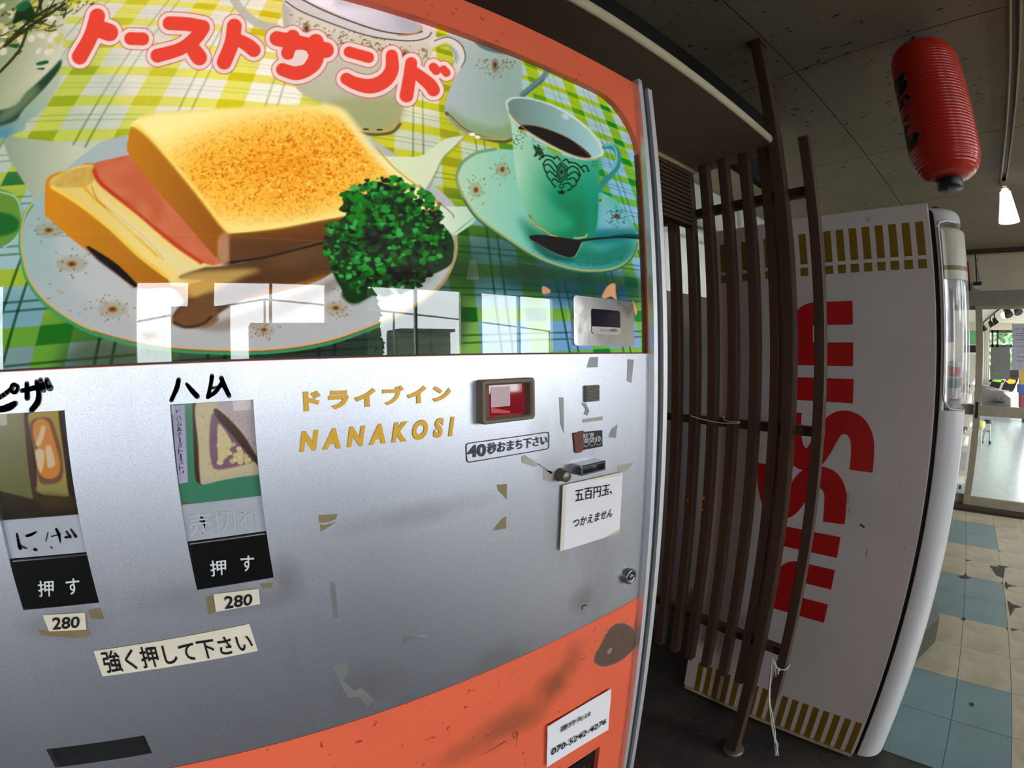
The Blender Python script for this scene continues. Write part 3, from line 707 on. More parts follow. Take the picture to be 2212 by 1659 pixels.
    for pts, r in S: C.stroke(pts, np.asarray(r)+9, Wt)
    for pts, r in S: C.stroke(pts, r, R)
    C.poly([(640,108),(662,111),(660,132),(650,141),(632,138),(634,122)], Wt)
    # ---- peeled spots in the print, lower right
    for q in ([(1300,640),(1312,618),(1328,612),(1330,632),(1332,648),(1320,640),(1306,645)], [(1172,618),(1186,624),(1188,632),(1172,634)], [(1384,610),(1391,604),(1389,612)], [(1366,648),(1376,672),(1372,680)]):
        C.poly(q, (206, 156, 112), .95, .6)
    a = C.result()
    n = np.random.RandomState(5).rand(*a.shape[:2])[..., None]
    return C, np.clip(a*(0.975+0.05*n), 0, 1)

def paint_ham_card():
    C = Canvas(340, 840, 250, 270)
    C.a[:] = np.array([62, 132, 100])/255.
    C.poly([(360,870),(376,870),(384,1050),(376,1060)], (28, 34, 34), 1, 1, False)
    C.poly([(371,877),(399,874),(406,1041),(388,1045)], (176, 172, 200), 1, .6, False)
    C.poly([(416,868),(424,868),(430,960),(436,1040),(430,1044),(422,1030),(418,960)], (62, 36, 14), 1, 1)
    C.poly([(424,868),(480,866),(560,930),(572,1010),(560,1024),(520,1030),(476,1038),(440,1046),(432,1036),(428,960)], (206, 186, 158), 1, 1)
    C.poly([(428,880),(470,872),(520,920),(560,990),(560,1012),(500,1020),(440,1030),(432,980)], (214, 198, 150), .8, 4)
    C.poly([(456,900),(466,896),(500,930),(545,985),(545,998),(500,1010),(470,1014),(458,1004),(452,960)], (138, 96, 116), 1, 1.4)
    for i in range(46):
        x, y = C.rng.uniform(470, 540), C.rng.uniform(920, 1008)
        if y < 925+(x-474)*1.05 or y > 1000: continue
        s = C.rng.uniform(5, 10); t = np.linspace(0, 6.28, 5, endpoint=False)+C.rng.rand()
        C.poly(np.c_[x+s*np.cos(t), y+s*.8*np.sin(t)], [(222,202,144),(210,188,128),(232,214,164)][i % 3], 1, .5, False)
    C.poly([(470,920),(478,920),(492,940),(500,960),(486,990),(474,1000),(470,980)], (222, 204, 150), 1, 1)
    C.poly([(462,884),(476,888),(520,932),(566,996),(566,1012),(552,1000),(505,944),(468,902)], (64, 38, 12), 1, 1.2)
    C.poly([(468,880),(482,864),(556,860),(560,985),(520,928),(480,886)], (192, 176, 176), 1, 1.4)
    for i in range(60):
        C.ell(C.rng.uniform(430, 550), C.rng.uniform(890, 1025), .9, .9, (60, 46, 30), .8, .3)
    C.poly([(386,1085),(450,1086),(388,1098)], (104, 94, 40), 1, .6, False)
    return C, C.result()

def paint_pizza_card():
    C = Canvas(-40, 870, 230, 270)
    C.a[:] = np.array([40, 30, 16])/255.
    C.poly([(-40,895),(54,892),(58,960),(66,1020),(74,1076),(40,1072),(0,1062),(-40,1060)], lambda x, y: lerp3((132,124,80), (110,108,62), np.clip((y-900)/160, 0, 1)), 1, 1.5)
    C.poly([(52,892),(64,890),(68,950),(76,1020),(84,1072),(72,1076),(60,1000),(54,930)], (70, 42, 20), 1, 1)
    C.poly([(64,890),(128,886),(136,960),(146,1030),(150,1070),(120,1070),(84,1062),(78,1000),(68,940)], (176, 148, 52), 1, 1.2)
    C.poly([(86,1046),(148,1046),(150,1072),(84,1064)], (150, 140, 84), .9, 2)
    C.poly([(66,912),(84,902),(108,904),(120,930),(132,975),(136,1020),(128,1040),(104,1046),(86,1042),(80,1020),(82,990),(72,960),(66,940)], (122, 76, 58), 1, 1.6)
    C.poly([(72,916),(86,904),(104,912),(114,940),(124,975),(130,1005),(124,1028),(104,1034),(86,1024),(80,1000),(78,980),(80,960),(72,945)], (214, 134, 44), 1, 1.4)
    for q in ([(90,920),(98,924),(92,950),(84,964),(76,958),(84,940)], [(76,975),(90,970),(96,985),(90,1020),(82,1010)], [(98,966),(108,962),(116,985),(118,1005),(104,1010),(100,990)]):
        C.poly(q, (222, 198, 160), .95, 1.2)
    C.poly([(126,886),(140,886),(150,960),(164,1072),(150,1074),(138,985)], (46, 26, 10), 1, 1.2)
    C.poly([(-40,1062),(0,1062),(72,1078),(90,1078),(150,1072),(180,1070),(180,1140),(-40,1140)], lambda x, y: lerp3((58,44,20), (38,28,16), np.clip((y-1060)/60, 0, 1)), .95, 2)
    C.poly([(84,1066),(150,1072),(165,1090),(100,1100)], (78, 58, 18), .6, 6)
    return C, C.result()
# ================================================================ the setting
CEIL = 2.36; XR = 5.06; XL = -5.2; YB = 1.30
M_plaster = mat('plaster_beige', (186, 176, 156), .8, var=.05, scale=7, bump=.05)
M_wallbrown = mat('brown_panelled_wall', (112, 90, 68), .7, var=.15, scale=6, stretch=(3, 3, .3))
M_wallgrey = mat('grey_wallboard', (196, 202, 196), .7, var=.05, scale=5)
M_darkwood = mat('dark_stained_board', (52, 36, 26), .65, var=.2, scale=6, stretch=(1, 1, .1))
M_alu = mat('dull_aluminium', (176, 172, 160), .38, .55, var=.05, scale=30)
M_alu_bright = mat('bright_aluminium', (232, 232, 234), .42, .7, var=.04, scale=60)
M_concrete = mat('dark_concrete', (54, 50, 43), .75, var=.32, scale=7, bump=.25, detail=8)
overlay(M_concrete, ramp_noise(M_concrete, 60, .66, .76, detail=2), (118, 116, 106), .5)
M_pane = glass('clear_pane', 1.45)
M_black = mat('matt_black', (14, 14, 14), .5, var=.2)
M_void = mat('dark_void', (9, 9, 8), .9, var=.2)  # near-black for the gap above the soffit, ceiling backing and vent recess

# floor : screed with thin vinyl tiles laid on it
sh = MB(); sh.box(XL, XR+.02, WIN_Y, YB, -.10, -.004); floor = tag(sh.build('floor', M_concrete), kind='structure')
M_tile = mat('cream_vinyl_tile', (172, 162, 138), .42, var=.10, scale=9, detail=7)
overlay(M_tile, ramp_noise(M_tile, 3.5, .52, .72, detail=6), (124, 114, 92), .5)
overlay(M_tile, ramp_noise(M_tile, 55, .70, .74, detail=2), (60, 54, 44), .6)
M_tileblue = mat('blue_vinyl_tile', (110, 134, 138), .42, var=.08, scale=9, detail=7)
overlay(M_tileblue, ramp_noise(M_tileblue, 4.5, .55, .75, detail=6), (92, 108, 102), .5)
overlay(M_tileblue, ramp_noise(M_tileblue, 60, .72, .75, detail=2), (46, 50, 50), .6)
TX, TY = .3015, .2535
th_ = math.radians(1.6)                             # the tiling runs a touch askew to the machines
def tpos(i, j, cut=None):
    x = i*TX; y = -j*TY
    return (1.60+x*math.cos(th_)-y*math.sin(th_), .010+x*math.sin(th_)*.9+y*math.cos(th_))
tile_me = {}
def tile(i, j):
    blue = (i % 4 in (0, 1)) and j in (0, 1) and i >= 0
    cuts = {(5, 1): 'c', (6, 1): 'b', (4, 0): 'a', (3, 1): 'c', (6, 2): 'd', (7, 2): 'e'}.get((i, j), '')
    key = (blue, cuts)
    if key not in tile_me:
        g = .0012; c = {'a': .012, 'b': .05, 'c': .02, 'd': .07, 'e': .035, '': 0}[cuts]
        p = [(g, -g), (TX-g, -g), (TX-g, -TY+g), (g, -TY+g)]
        if c: p = [(g, -g), (TX-g-c*.7, -g), (TX-g, -g-c), (TX-g, -TY+g+c*.6), (TX-g-c*1.1, -TY+g), (g+c*.4, -TY+g), (g, -TY+g+c*.3)]
        m = MB(); m.prism([(a, b, 0) for a, b in p], (0, 0, -.004)); o = m.build('tile', M_tileblue if blue else M_tile)
        tile_me[key] = o
    else:
        o = tile_me[key].copy(); COL.objects.link(o)
    x, y = tpos(i, j); o.location = (x, y, .0); o.rotation_euler = (0, 0, th_*.95); o.parent = floor
for i in range(-1, 11):
    for j in range(-2, 8):
        x, y = tpos(i, j)
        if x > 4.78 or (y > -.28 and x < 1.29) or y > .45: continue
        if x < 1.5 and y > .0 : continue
        tile(i, j)
M_stain = mat('black_adhesive', (44, 44, 38), .7, var=.2, scale=20)
def floor_blot(name, pp, z=.0006):
    flat(name, [tuple(on(2, z, *p)) for p in pp], M_stain, floor, .0004, (0, 0, 1))
floor_blot('adhesive_blot', [(2137, 1221), (2171, 1227), (2168, 1249), (2152, 1243)])
floor_blot('adhesive_blot', [(2068, 1244), (2082, 1243), (2086, 1237), (2089, 1244), (2098, 1248), (2088, 1251), (2078, 1250)])
floor_blot('adhesive_blot', [(2172, 1255), (2178, 1262), (2200, 1268), (2180, 1267), (2174, 1274), (2170, 1264)])
floor_blot('adhesive_blot', [(2176, 1296), (2186, 1304), (2208, 1312), (2192, 1314), (2182, 1332)])
floor_blot('adhesive_blot', [(2183, 1357), (2202, 1360), (2186, 1363)])
floor_blot('adhesive_blot', [(2075, 1337), (2083, 1333), (2087, 1338), (2081, 1341)])
floor_blot('adhesive_blot', [(2093, 1520), (2096, 1517), (2102, 1518), (2105, 1522), (2101, 1527), (2096, 1526)])

# ceiling : fissured boards, laid slightly askew
M_board = mat('fissured_ceiling_board', (140, 128, 108), .85, var=.06, scale=3)
overlay(M_board, ramp_noise(M_board, 62, .665, .71, stretch=(1, .42, 1), detail=2.5), (40, 34, 26), .85)
overlay(M_board, ramp_noise(M_board, 100, .69, .73, stretch=(.6, 1.1, 1), detail=2, loc=(3, 1, 0)), (50, 42, 32), .75)
YC = .655
sh = MB(); sh.box(XL, XR, WIN_Y, YC, CEIL+.004, CEIL+.10); sh.box(1.84, XR, YC, YB, CEIL+.004, CEIL+.10); ceiling = tag(sh.build('ceiling', M_void), kind='structure')
ca, sa = math.cos(math.radians(-2.6)), math.sin(math.radians(-2.6))
def clipped(poly, ymax, xmin, xmax, ymin):
    for ax, lim, sg in ((1, ymax, 1), (1, ymin, -1), (0, xmax, 1), (0, xmin, -1)):
        out = []
        for k in range(len(poly)):
            a, b = poly[k], poly[(k+1) % len(poly)]
            ia, ib = sg*(lim-a[ax]) >= 0, sg*(lim-b[ax]) >= 0
            if ia: out.append(a)
            if ia != ib:
                t = (lim-a[ax])/(b[ax]-a[ax]); out.append((a[0]+t*(b[0]-a[0]), a[1]+t*(b[1]-a[1])))
        poly = out
        if len(poly) < 3: return []
    return poly
PB = .89; g = .0022
for i in range(-9, 6):
    for j in range(-6, 2):
        q = [(i*PB+g, j*PB+g), ((i+1)*PB-g, j*PB+g), ((i+1)*PB-g, (j+1)*PB-g), (i*PB+g, (j+1)*PB-g)]
        q = [(1.505+x*ca-y*sa, .418+x*sa+y*ca) for x, y in q]
        q0_ = q
        for q in (clipped(q0_, YC, XL, XR-.003, WIN_Y), clipped(q0_, YB, 1.84, XR-.003, YC)):
            if not q: continue
            m = MB(); m.prism([(x, y, CEIL) for x, y in q], (0, 0, .006)); o = m.build('ceiling_board', M_board, ceiling)

# walls
def wall(name, boxes, m):
    w = MB()
    for b in boxes: w.box(*b)
    return tag(w.build(name, m), kind='structure')
wall('wall_left', [(XL-.1, XL, WIN_Y, YB, 0, CEIL+.1)], M_wallbrown)
wb = wall('wall_back', [(XL, XR, YB, YB+.1, 1.70, CEIL+.5)], M_wallgrey)
w = MB(); w.box(XL, XR, YB-.02, YB+.1, 0, 1.70); w.build('wainscot', M_darkwood, wb)
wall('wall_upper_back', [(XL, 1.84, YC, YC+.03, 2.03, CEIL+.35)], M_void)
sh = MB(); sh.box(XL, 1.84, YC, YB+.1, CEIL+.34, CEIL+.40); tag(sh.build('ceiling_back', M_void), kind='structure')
# window wall behind the photographer
boxes = []; edges = sorted(WIN_XS); x = XL
for a, b in edges: boxes.append((x, a, WIN_Y-.12, WIN_Y, 0, CEIL+.1)); x = b
boxes.append((x, FX_END, WIN_Y-.12, WIN_Y, 0, .40)); boxes.append((x, FX_END, WIN_Y-.12, WIN_Y, 2.2, CEIL+.1))
for a, b in zip([x]+[w_[1] for w_ in ADDED_SIDE_WINS], [w_[0] for w_ in ADDED_SIDE_WINS]+[FX_END]): boxes.append((a, b, WIN_Y-.12, WIN_Y, .4, 2.2))
for a, b in edges: boxes += [(a, b, WIN_Y-.12, WIN_Y, 0, WIN_Z[0]), (a, b, WIN_Y-.12, WIN_Y, WIN_Z[1], CEIL+.1)]
wall('wall_front', boxes, M_wallbrown)
for k, (a, b) in enumerate(edges):
    m = MB(); r = .028; z0, z1 = WIN_Z
    mull = [(a+b)/2] if b-a > .8 else []
    for xx in [a+r/2, b-r/2]+mull: m.box(xx-r/2, xx+r/2, WIN_Y-.08, WIN_Y-.03, z0, z1)
    m.box(a, b, WIN_Y-.08, WIN_Y-.03, z0, z0+r); m.box(a, b, WIN_Y-.08, WIN_Y-.03, z1-r, z1)
    wn = tag(m.build('window_%d' % (k+1), M_alu), kind='structure')
    cuts = [a]+mull+[b]
    for p, q in zip(cuts[:-1], cuts[1:]):
        m = MB(); m.box(p+r/2, q-r/2, WIN_Y-.057, WIN_Y-.053, z0+r, z1-r); m.build('pane', M_pane, wn)

# lowered soffit over the machines, with a pale rounded lip
M_soffit = mat('stained_soffit_board', (140, 128, 108), .7, var=.10, scale=4)
m = MB(); m.box(-2.2, 1.33, .468, .757, 2.0, 2.03)
pr = [(0, .015)] ; lip = [(.468-.012*math.cos(t), 2.015+.015*math.sin(t)) for t in np.linspace(-math.pi/2, math.pi/2, 8)]
sof = tag(m.build('trim_1', M_soffit), kind='structure')
m = MB(); m.prism([(-2.2, y, z) for y, z in lip], (3.53, 0, 0), smooth=True); m.build('lip', mat('cream_soffit_lip', (190, 178, 146), .55, var=.06), sof)
m = MB(); m.bbox(1.31, 1.345, .46, .50, 1.985, 2.04, .006); m.build('end_cap', mat('yellowed_end_cap', (176, 160, 96), .5), sof)
# ribbed brown boarding hanging behind the soffit
rb = MB(); rb.box(-2.2, 1.27, .772, .79, 1.80, 2.0); ribbed = tag(rb.build('wall_ribbed', mat('brown_ribbed_board', (72, 50, 34), .6, var=.12, scale=12)), kind='structure')
z = 1.80; first = None
while z < 1.985:
    if first is None:
        m = MB(); m.bbox(-2.2, 1.27, .757, .773, z, z+.011, .003); first = m.build('slat', MATS['brown_ribbed_board'], ribbed)
    else:
        o = first.copy(); COL.objects.link(o); o.parent = ribbed; o.location.z = z-1.80
    z += .0145
m = MB(); m.box(-2.2, 1.29, .752, .776, 1.985, 2.003); tag(m.build('trim_2', mat('pale_batten', (170, 150, 112), .6)), kind='structure')
# pipes on the grey back wall
m = MB(); m.tube([(1.62, YB-.05, 2.03), (2.6, YB-.05, 2.03)], .03, 10); m.tube([(1.62, YB-.03, 2.10), (2.6, YB-.03, 2.10)], .012, 8)
pipe = m.build('pipe', mat('grey_pvc_pipe', (178, 180, 172), .4)); tag(pipe, 'grey pipe running along the back wall behind the slatted screen', 'pipe')
m = MB(); m.tube([(2.68, YB-.04, 1.72), (2.68, YB-.04, 2.36)], .012, 8); m.box(2.665, 2.695, YB-.05, YB, 2.14, 2.155)
tag(m.build('conduit', MATS['grey_pvc_pipe']), 'thin upright grey conduit on the back wall above noodle machine', 'conduit')

# ---------------------------------------------------------------- glazed partition to the games room
M_lintel = mat('taupe_steel', (128, 120, 106), .5, .1, var=.06, scale=10)
M_frame = mat('weathered_door_frame', (156, 146, 126), .5, .25, var=.12, scale=14)
wall('wall_right', [(XR, XR+.12, -.03+.9, YB, 0, CEIL+.1), (XR, XR+.12, WIN_Y, -2.0, 0, CEIL+.1), (XR, XR+.12, WIN_Y, .9, 1.985, CEIL+.1)], M_plaster)
m = MB(); m.box(XR-.02, XR+.14, -2.0, .9, 1.853, 1.985); lint = tag(m.build('trim_3', M_lintel), kind='structure')
m = MB(); m.box(XR-.05, XR, WIN_Y, YB, 2.318, 2.366); tag(m.build('trim_4', M_darkwood), kind='structure')
m = MB(); m.box(XR-.02, XR, WIN_Y, YB, 2.306, 2.318); tag(m.build('trim_5', mat('pale_batten2', (176, 164, 136), .6)), kind='structure')
m = MB(); m.box(XR-.06, XR+.16, -2.0, .9, 0, .028); tag(m.build('trim_6', mat('door_track_dark', (70, 58, 44), .6, var=.2)), kind='structure')
def door_leaf(name, y0, y1, x, right_stile=True, handle=None):
    t = .028; zb, zt = .03, 1.853
    m = MB(); fr = .062
    m.box(x, x+t, y0, y0+fr, zb, zt); m.box(x, x+t, y1-fr, y1, zb, zt)
    m.box(x, x+t, y0+fr, y1-fr, zb, .115); m.box(x, x+t, y0+fr, y1-fr, zt-.03, zt); m.box(x, x+t, y0+fr, y1-fr, .865, .958)
    d = tag(m.build(name, M_frame), kind='structure')
    m = MB(); m.box(x+.012, x+.016, y0+fr, y1-fr, .115, .865); m.build('pane', M_pane, d)
    m = MB(); m.box(x+.012, x+.016, y0+fr, y1-fr, .958, zt-.03); m.build('pane', M_pane, d)
    if handle:
        m = MB(); m.box(x-.004, x+.01, handle-.012, handle+.012, .838, .988); m.build('door_handle', mat('dark_pull', (44, 38, 32), .4, .5), d)
    return d
door_leaf('door_1', -1.02, -.124, XR, handle=-.155)
door_leaf('door_2', -.19, .70, XR+.045)
# far room shell
M_farfloor = mat('polished_grey_floor', (150, 162, 166), .24, var=.08, scale=4, stretch=(1, 4, 1), spec=.7)
FX = 16.0
m = MB(); m.box(XR+.02, FX+.12, WIN_Y, 1.4, -.1, 0); tag(m.build('floor_far', M_farfloor), kind='structure')
m = MB(); m.box(XR+.12, FX+.12, WIN_Y, 1.4, 2.36, 2.46); tag(m.build('ceiling_far', mat('far_ceiling_white', (214, 206, 188), .8, var=.04)), kind='structure')
wz0, wz1 = FAR_WIN[2:]; wy0, wy1 = FAR_WIN[:2]
wall('wall_far', [(FX, FX+.12, WIN_Y, wy0, 0, 2.46), (FX, FX+.12, wy1, 1.4, 0, 2.46), (FX, FX+.12, wy0, wy1, 0, wz0), (FX, FX+.12, wy0, wy1, wz1, 2.46)], mat('far_wall_cream', (216, 206, 184), .75, var=.04))
wall('wall_far_side', [(XR+.12, FX+.12, 1.4, 1.5, 0, 2.46)], MATS['far_wall_cream'])
m = MB()
for y in (wy0+.04, wy1-.04, -.885, -1.03, -1.9): m.box(FX+.02, FX+.06, y-.03, y+.03, wz0, wz1)
for z in (wz0+.03, wz1-.03, 1.72): m.box(FX+.02, FX+.06, wy0, wy1, z-.045, z+.045)
wn = tag(m.build('window_6', mat('dark_green_sash', (58, 60, 50), .5)), kind='structure')
m = MB(); m.box(FX+.035, FX+.04, wy0, wy1, wz0, wz1); m.build('pane', M_pane, wn)
for k, (a, b) in enumerate(ADDED_SIDE_WINS):
    m = MB()
    for xx in (a+.03, (a+b)/2, b-.03): m.box(xx-.03, xx+.03, WIN_Y-.08, WIN_Y-.03, .4, 2.2)
    for z in (.43, 2.17): m.box(a, b, WIN_Y-.08, WIN_Y-.03, z-.03, z+.03)
    wn = tag(m.build('window_%d' % (7+k), M_alu), kind='structure')  # unseen window, put in for extra daylight beyond the door
    for p, q in ((a+.06, (a+b)/2-.03), ((a+b)/2+.03, b-.06)):
        m = MB(); m.box(p, q, WIN_Y-.057, WIN_Y-.053, .46, 2.14); m.build('pane', M_pane, wn)

# ---------------------------------------------------------------- outdoors, seen in the reflections and through the far window
M_asphalt = mat('pale_asphalt', (150, 148, 142), .9, var=.1, scale=3)
m = MB(); m.box(-40, 60, -60, WIN_Y-.12, -.25, -.12); m.box(16.12, 60, WIN_Y-.12, 30, -.25, -.12); tag(m.build('ground', M_asphalt), kind='structure')
fence = thing('railing', (0, -9, -.12), 'thin grey metal railing outside, mirrored in the lit sign glass', 'railing')
M_rail = mat('galvanised_rail', (120, 126, 128), .5, .4)
pts = [(-4.2, -9, 3.1), (.25, -9, 3.05), (.95, -9, 2.62), (5.5, -9, 2.05), (12, -9, 1.5)]
pts = [(-2, -9, 2.2), (.85, -9, 2.66), (2.25, -9, 2.55), (3.75, -9, 2.43), (5.6, -9, 2.29), (8.4, -9, 2.06), (11.5, -9, 1.8)]
m = MB(); m.tube(pts, .022, 6); m.build('top_rail', M_rail, fence)
for x, y, z in pts[1:]:
    m = MB(); m.tube([(x, y, -.12), (x, y, z)], .025, 6); m.build('post', M_rail, fence)
def tree(name, x, y, h, r, label, seed):
    rs = random.Random(seed); t = thing(name, (x, y, -.12), label, 'tree', 'trees outside the windows')
    m = MB(); m.tube([(x, y, -.12), (x+.05, y, h*.5), (x-.05, y, h*.8)], [.14, .10, .04], 7); m.build('trunk', M_darkwood, t)
    m = MB()
    for i in range(900):
        a = rs.uniform(0, 6.28); q = rs.random()**.5; zz = rs.uniform(.22, 1.0)*h; w = r*q*math.sqrt(max(.05, 1-((zz/h-.5)/.56)**2))
        c = Vector((x+w*math.cos(a), y+w*math.sin(a), zz)); d = Vector((rs.gauss(0, 1), rs.gauss(0, 1), rs.gauss(0, 1))).normalized()*rs.uniform(.10, .22); e = d.orthogonal()*rs.uniform(.5, .8)
        m.add([c+d, c+e, c-d, c-e], [(0, 1, 2, 3)])
    tag(m.build('foliage', mat('green_foliage', (70, 104, 62), .7, var=.35, scale=3), t, fix=False), kind='stuff')
tree('broadleaf_tree', 3.5, -10.6, 3.1, .46, 'bushy tree outside, mirrored beside the parsley on the sign', 1)
for k, (x, y, h, r) in enumerate([(20.5, -4.6, 4.2, 1.5), (21.0, -1.3, 4.6, 1.5), (20.2, -7.8, 3.8, 1.5)]):
    tree('broadleaf_tree', x, y, h, r, ['leafy tree outside the games room, behind the middle of its window', 'leafy tree outside the games room, behind the window by the curtain', 'leafy tree outside the games room, farthest to the right'][k], 5+k)
shed = thing('shed', (5.05, -10, -.12), 'low flat-roofed shed outside, mirrored low in the sign glass', 'shed')
m = MB(); m.box(4.22, 5.75, -10.8, -10, -.12, 2.04); m.build('body', mat('olive_cladding', (92, 96, 74), .7), shed)
m = MB(); m.box(4.26, 5.85, -10.86, -9.9, 2.04, 2.12); m.build('roof', M_darkwood, shed)
# ================================================================ toast-sandwich vending machine
ML, MR = -.42, .544                                   # left and right edges of its front
MT, MBT = 1.832, .09                                  # top, and bottom of the door
Z1, Z2 = 1.3903, .998                                 # sign / grey panel / lower panel boundaries
VM = thing('sandwich_vending_machine', ((ML+MR)/2, .76, 0), 'orange and grey toast sandwich vending machine with lit food picture', 'vending machine')
M_orange = mat('orange_enamel', (240, 108, 74), .38, var=.05, scale=6, coat=.1)
cx, cz = F(1205, 1480)
ox, oy = (ML+MR)/2, .76
for (px, py, rx, rz, am) in ((1195, 1480, .05, .042, .85), (1110, 1560, .09, .05, .7), (1240, 1420, .03, .04, .5), (1000, 1625, .08, .03, .45), (1374, 1370, .012, .05, .8)):
    a, b = F(px, py); overlay(M_orange, smudge(M_orange, (a-ox, FY-oy, b), (rx, .2, rz)), (104, 72, 44), am*.8)
overlay(M_orange, ramp_noise(M_orange, 90, .70, .73, detail=2), (110, 50, 34), .7)
M_silver = mat('silver_metallic_paint', (200, 203, 213), .41, 1.0, var=.05, scale=5, spec=.5)
overlay(M_silver, ramp_noise(M_silver, 1300, .35, .95, kind='cells'), (226, 228, 234), .5)
overlay(M_silver, ramp_noise(M_silver, 900, .58, .70, detail=1), (92, 94, 102), .4)
overlay(M_silver, ramp_noise(M_silver, 10, .56, .75, detail=8, stretch=(1, 1, .35)), (138, 138, 128), .35)
for (px, py, rx, rz, am) in ((900, 1110, .11, .018, .5), (620, 1250, .02, .03, .6), (520, 1300, .05, .018, .6), (140, 1345, .05, .02, .55), (390, 1290, .06, .02, .35), (1260, 1290, .03, .03, .6), (1190, 1010, .03, .03, .35), (800, 1480, .05, .04, .3), (1080, 1420, .06, .03, .4)):
    a, b = F(px, py); overlay(M_silver, smudge(M_silver, (a-ox, FY-oy, b), (rx, .2, rz)), (120, 112, 92), am*.6)
M_cab = mat('orange_enamel_side', (196, 74, 48), .5, var=.08)

# cabinet body
m = MB(); m.box(ML, MR+.034, .68, 1.12, .06, MT-.01); m.box(ML, MR+.03, FY+.02, .68, .06, 1.36); m.box(ML, MR+.03, FY+.02, .68, 1.80, MT-.006)
m.box(MR-.002, MR+.03, FY+.02, .68, 1.36, 1.80); m.box(ML, ML+.02, FY+.02, .68, 1.36, 1.80)
m.build('cabinet', [M_cab], VM)
m = MB(); m.box(ML+.02, MR-.002, .655, .68, 1.36, 1.80); m.build('lamp_box', mat('lamp_box_grey', (60, 60, 60), .8), VM)
for sx in (ML+.06, MR-.06):
    for sy in (.48, 1.06):
        m = MB(); m.lathe([(.02, 0), (.02, .05), (.012, .055), (.012, .07)], (sx, sy, 0), 12); m.build('foot', M_black, VM)
for x0, x1, z in TUBES:
    m = MB(); m.tube([(x0, TUBE_Y+.022, z), (x1, TUBE_Y+.022, z)], .014, 10); m.build('fluorescent_tube', mat('tube_white', (240, 240, 236), .3), VM)

# orange surround with a rounded opening for the sign
def surround():
    x0, x1, z0, z1 = ML, MR, Z1, MT; ix0, ix1, iz0, iz1, r = ML+.02, MR-.0012, Z1+.0006, 1.7795, .088
    inner = []; outer = []
    def put(ix, iz, oxx, ozz): inner.append((ix, iz)); outer.append((oxx, ozz))
    put(ix0, iz0, x0, z0); put(ix1, iz0, x1, z0)
    n = 14
    for k in range(n+1):
        t = math.pi/2*k/n; a, b = ix1-r+r*math.cos(t), iz1-r+r*math.sin(t)
        s = k/n; oxx, ozz = (x1, iz1-r+(z1-iz1+r)*min(1, s*2)) if s <= .5 else (x1-(x1-ix1+r)*(s-.5)*2, z1)
        put(a, b, oxx, ozz)
    for k in range(n+1):
        t = math.pi/2+math.pi/2*k/n; a, b = ix0+r+r*math.cos(t), iz1-r+r*math.sin(t)
        s = k/n; oxx, ozz = (ix0+r-(ix0+r-x0)*min(1, s*2), z1) if s <= .5 else (x0, z1-(z1-iz1+r)*(s-.5)*2)
        put(a, b, oxx, ozz)
    m = MB(); N = len(inner); y0, y1 = FY, FY+.016
    V = [(a, y0, b) for a, b in inner]+[(a, y0, b) for a, b in outer]+[(a, y1, b) for a, b in inner]+[(a, y1, b) for a, b in outer]
    f = []
    for i in range(N):
        j = (i+1) % N
        f += [(i, j, N+j, N+i), (2*N+i, 3*N+i, 3*N+j, 2*N+j), (i, 2*N+i, 2*N+j, j), (N+i, N+j, 3*N+j, 3*N+i)]
    m.add(V, f); return m.build('sign_surround', M_orange, VM)
surround()
m = MB(); m.box(ML, MR-.0005, FY+.004, FY+.016, Z1-.0005, Z1+.0022); m.build('sign_bottom_seal', mat('dark_seal', (50, 46, 44), .6), VM)
m = MB(); m.box(MR-.0035, MR-.0006, FY+.002, FY+.014, Z1, 1.70); m.build('sign_side_seal', mat('brown_seal', (96, 58, 34), .6), VM)

# the printed picture, lit from behind by the tubes
CAN, IMG = paint_sign()
SIGN_Y = FY+.010
def tube_light(X, Z):
    E = np.zeros_like(X, dtype=float)
    for x0, x1, z in TUBES:
        n = 40; A = (x1-x0)*TUBE_W; Lr = SIGN_P/(math.pi*A)
        for k in range(n):
            dx = X-(x0+(x1-x0)*(k+.5)/n); dz = Z-z; dy = TUBE_Y-SIGN_Y; r2 = dx*dx+dz*dz+dy*dy
            E += Lr*dy*dy/r2**2*A/n
    return E
gain = lambda X, Z: math.pi/(0.9*tube_light(X, Z))*1.0  # cancels the tubes' falloff; the sign's uneven glow sits in the print colours
print('sign transmittance for white', float(gain(np.array([-.2, 0, .2, .4, .53]), np.array([1.6]*5)).max()), gain(np.array([-.2, 0, .2, .4, .53]), np.array([1.6]*5)), gain(np.array([-.2, 0, .2, .4, .53]), np.array([1.40]*5)), gain(np.array([-.2, 0, .2, .4, .53]), np.array([1.77]*5)))
al = np.linspace(math.atan(-.30/SIGN_Y), math.atan((MR-.0004)/SIGN_Y), 980)
zl = SIGN_Y*np.tan(np.linspace(math.atan(-.004/SIGN_Y), math.atan(.397/SIGN_Y), 590))+1.39
xs = np.concatenate([np.linspace(ML+.012, -.3005, 40), SIGN_Y*np.tan(al)])
printed_sheet('printed_picture', CAN, IMG, xs, zl, SIGN_Y, print_material('backlit_print', True), VM, gain)
m = MB(); m.box(ML+.012, MR-.0006, FY+.0045, FY+.0065, Z1-.004, 1.786)
m.build('sign_glass', glass('sign_glass_clear', 1.52), VM)

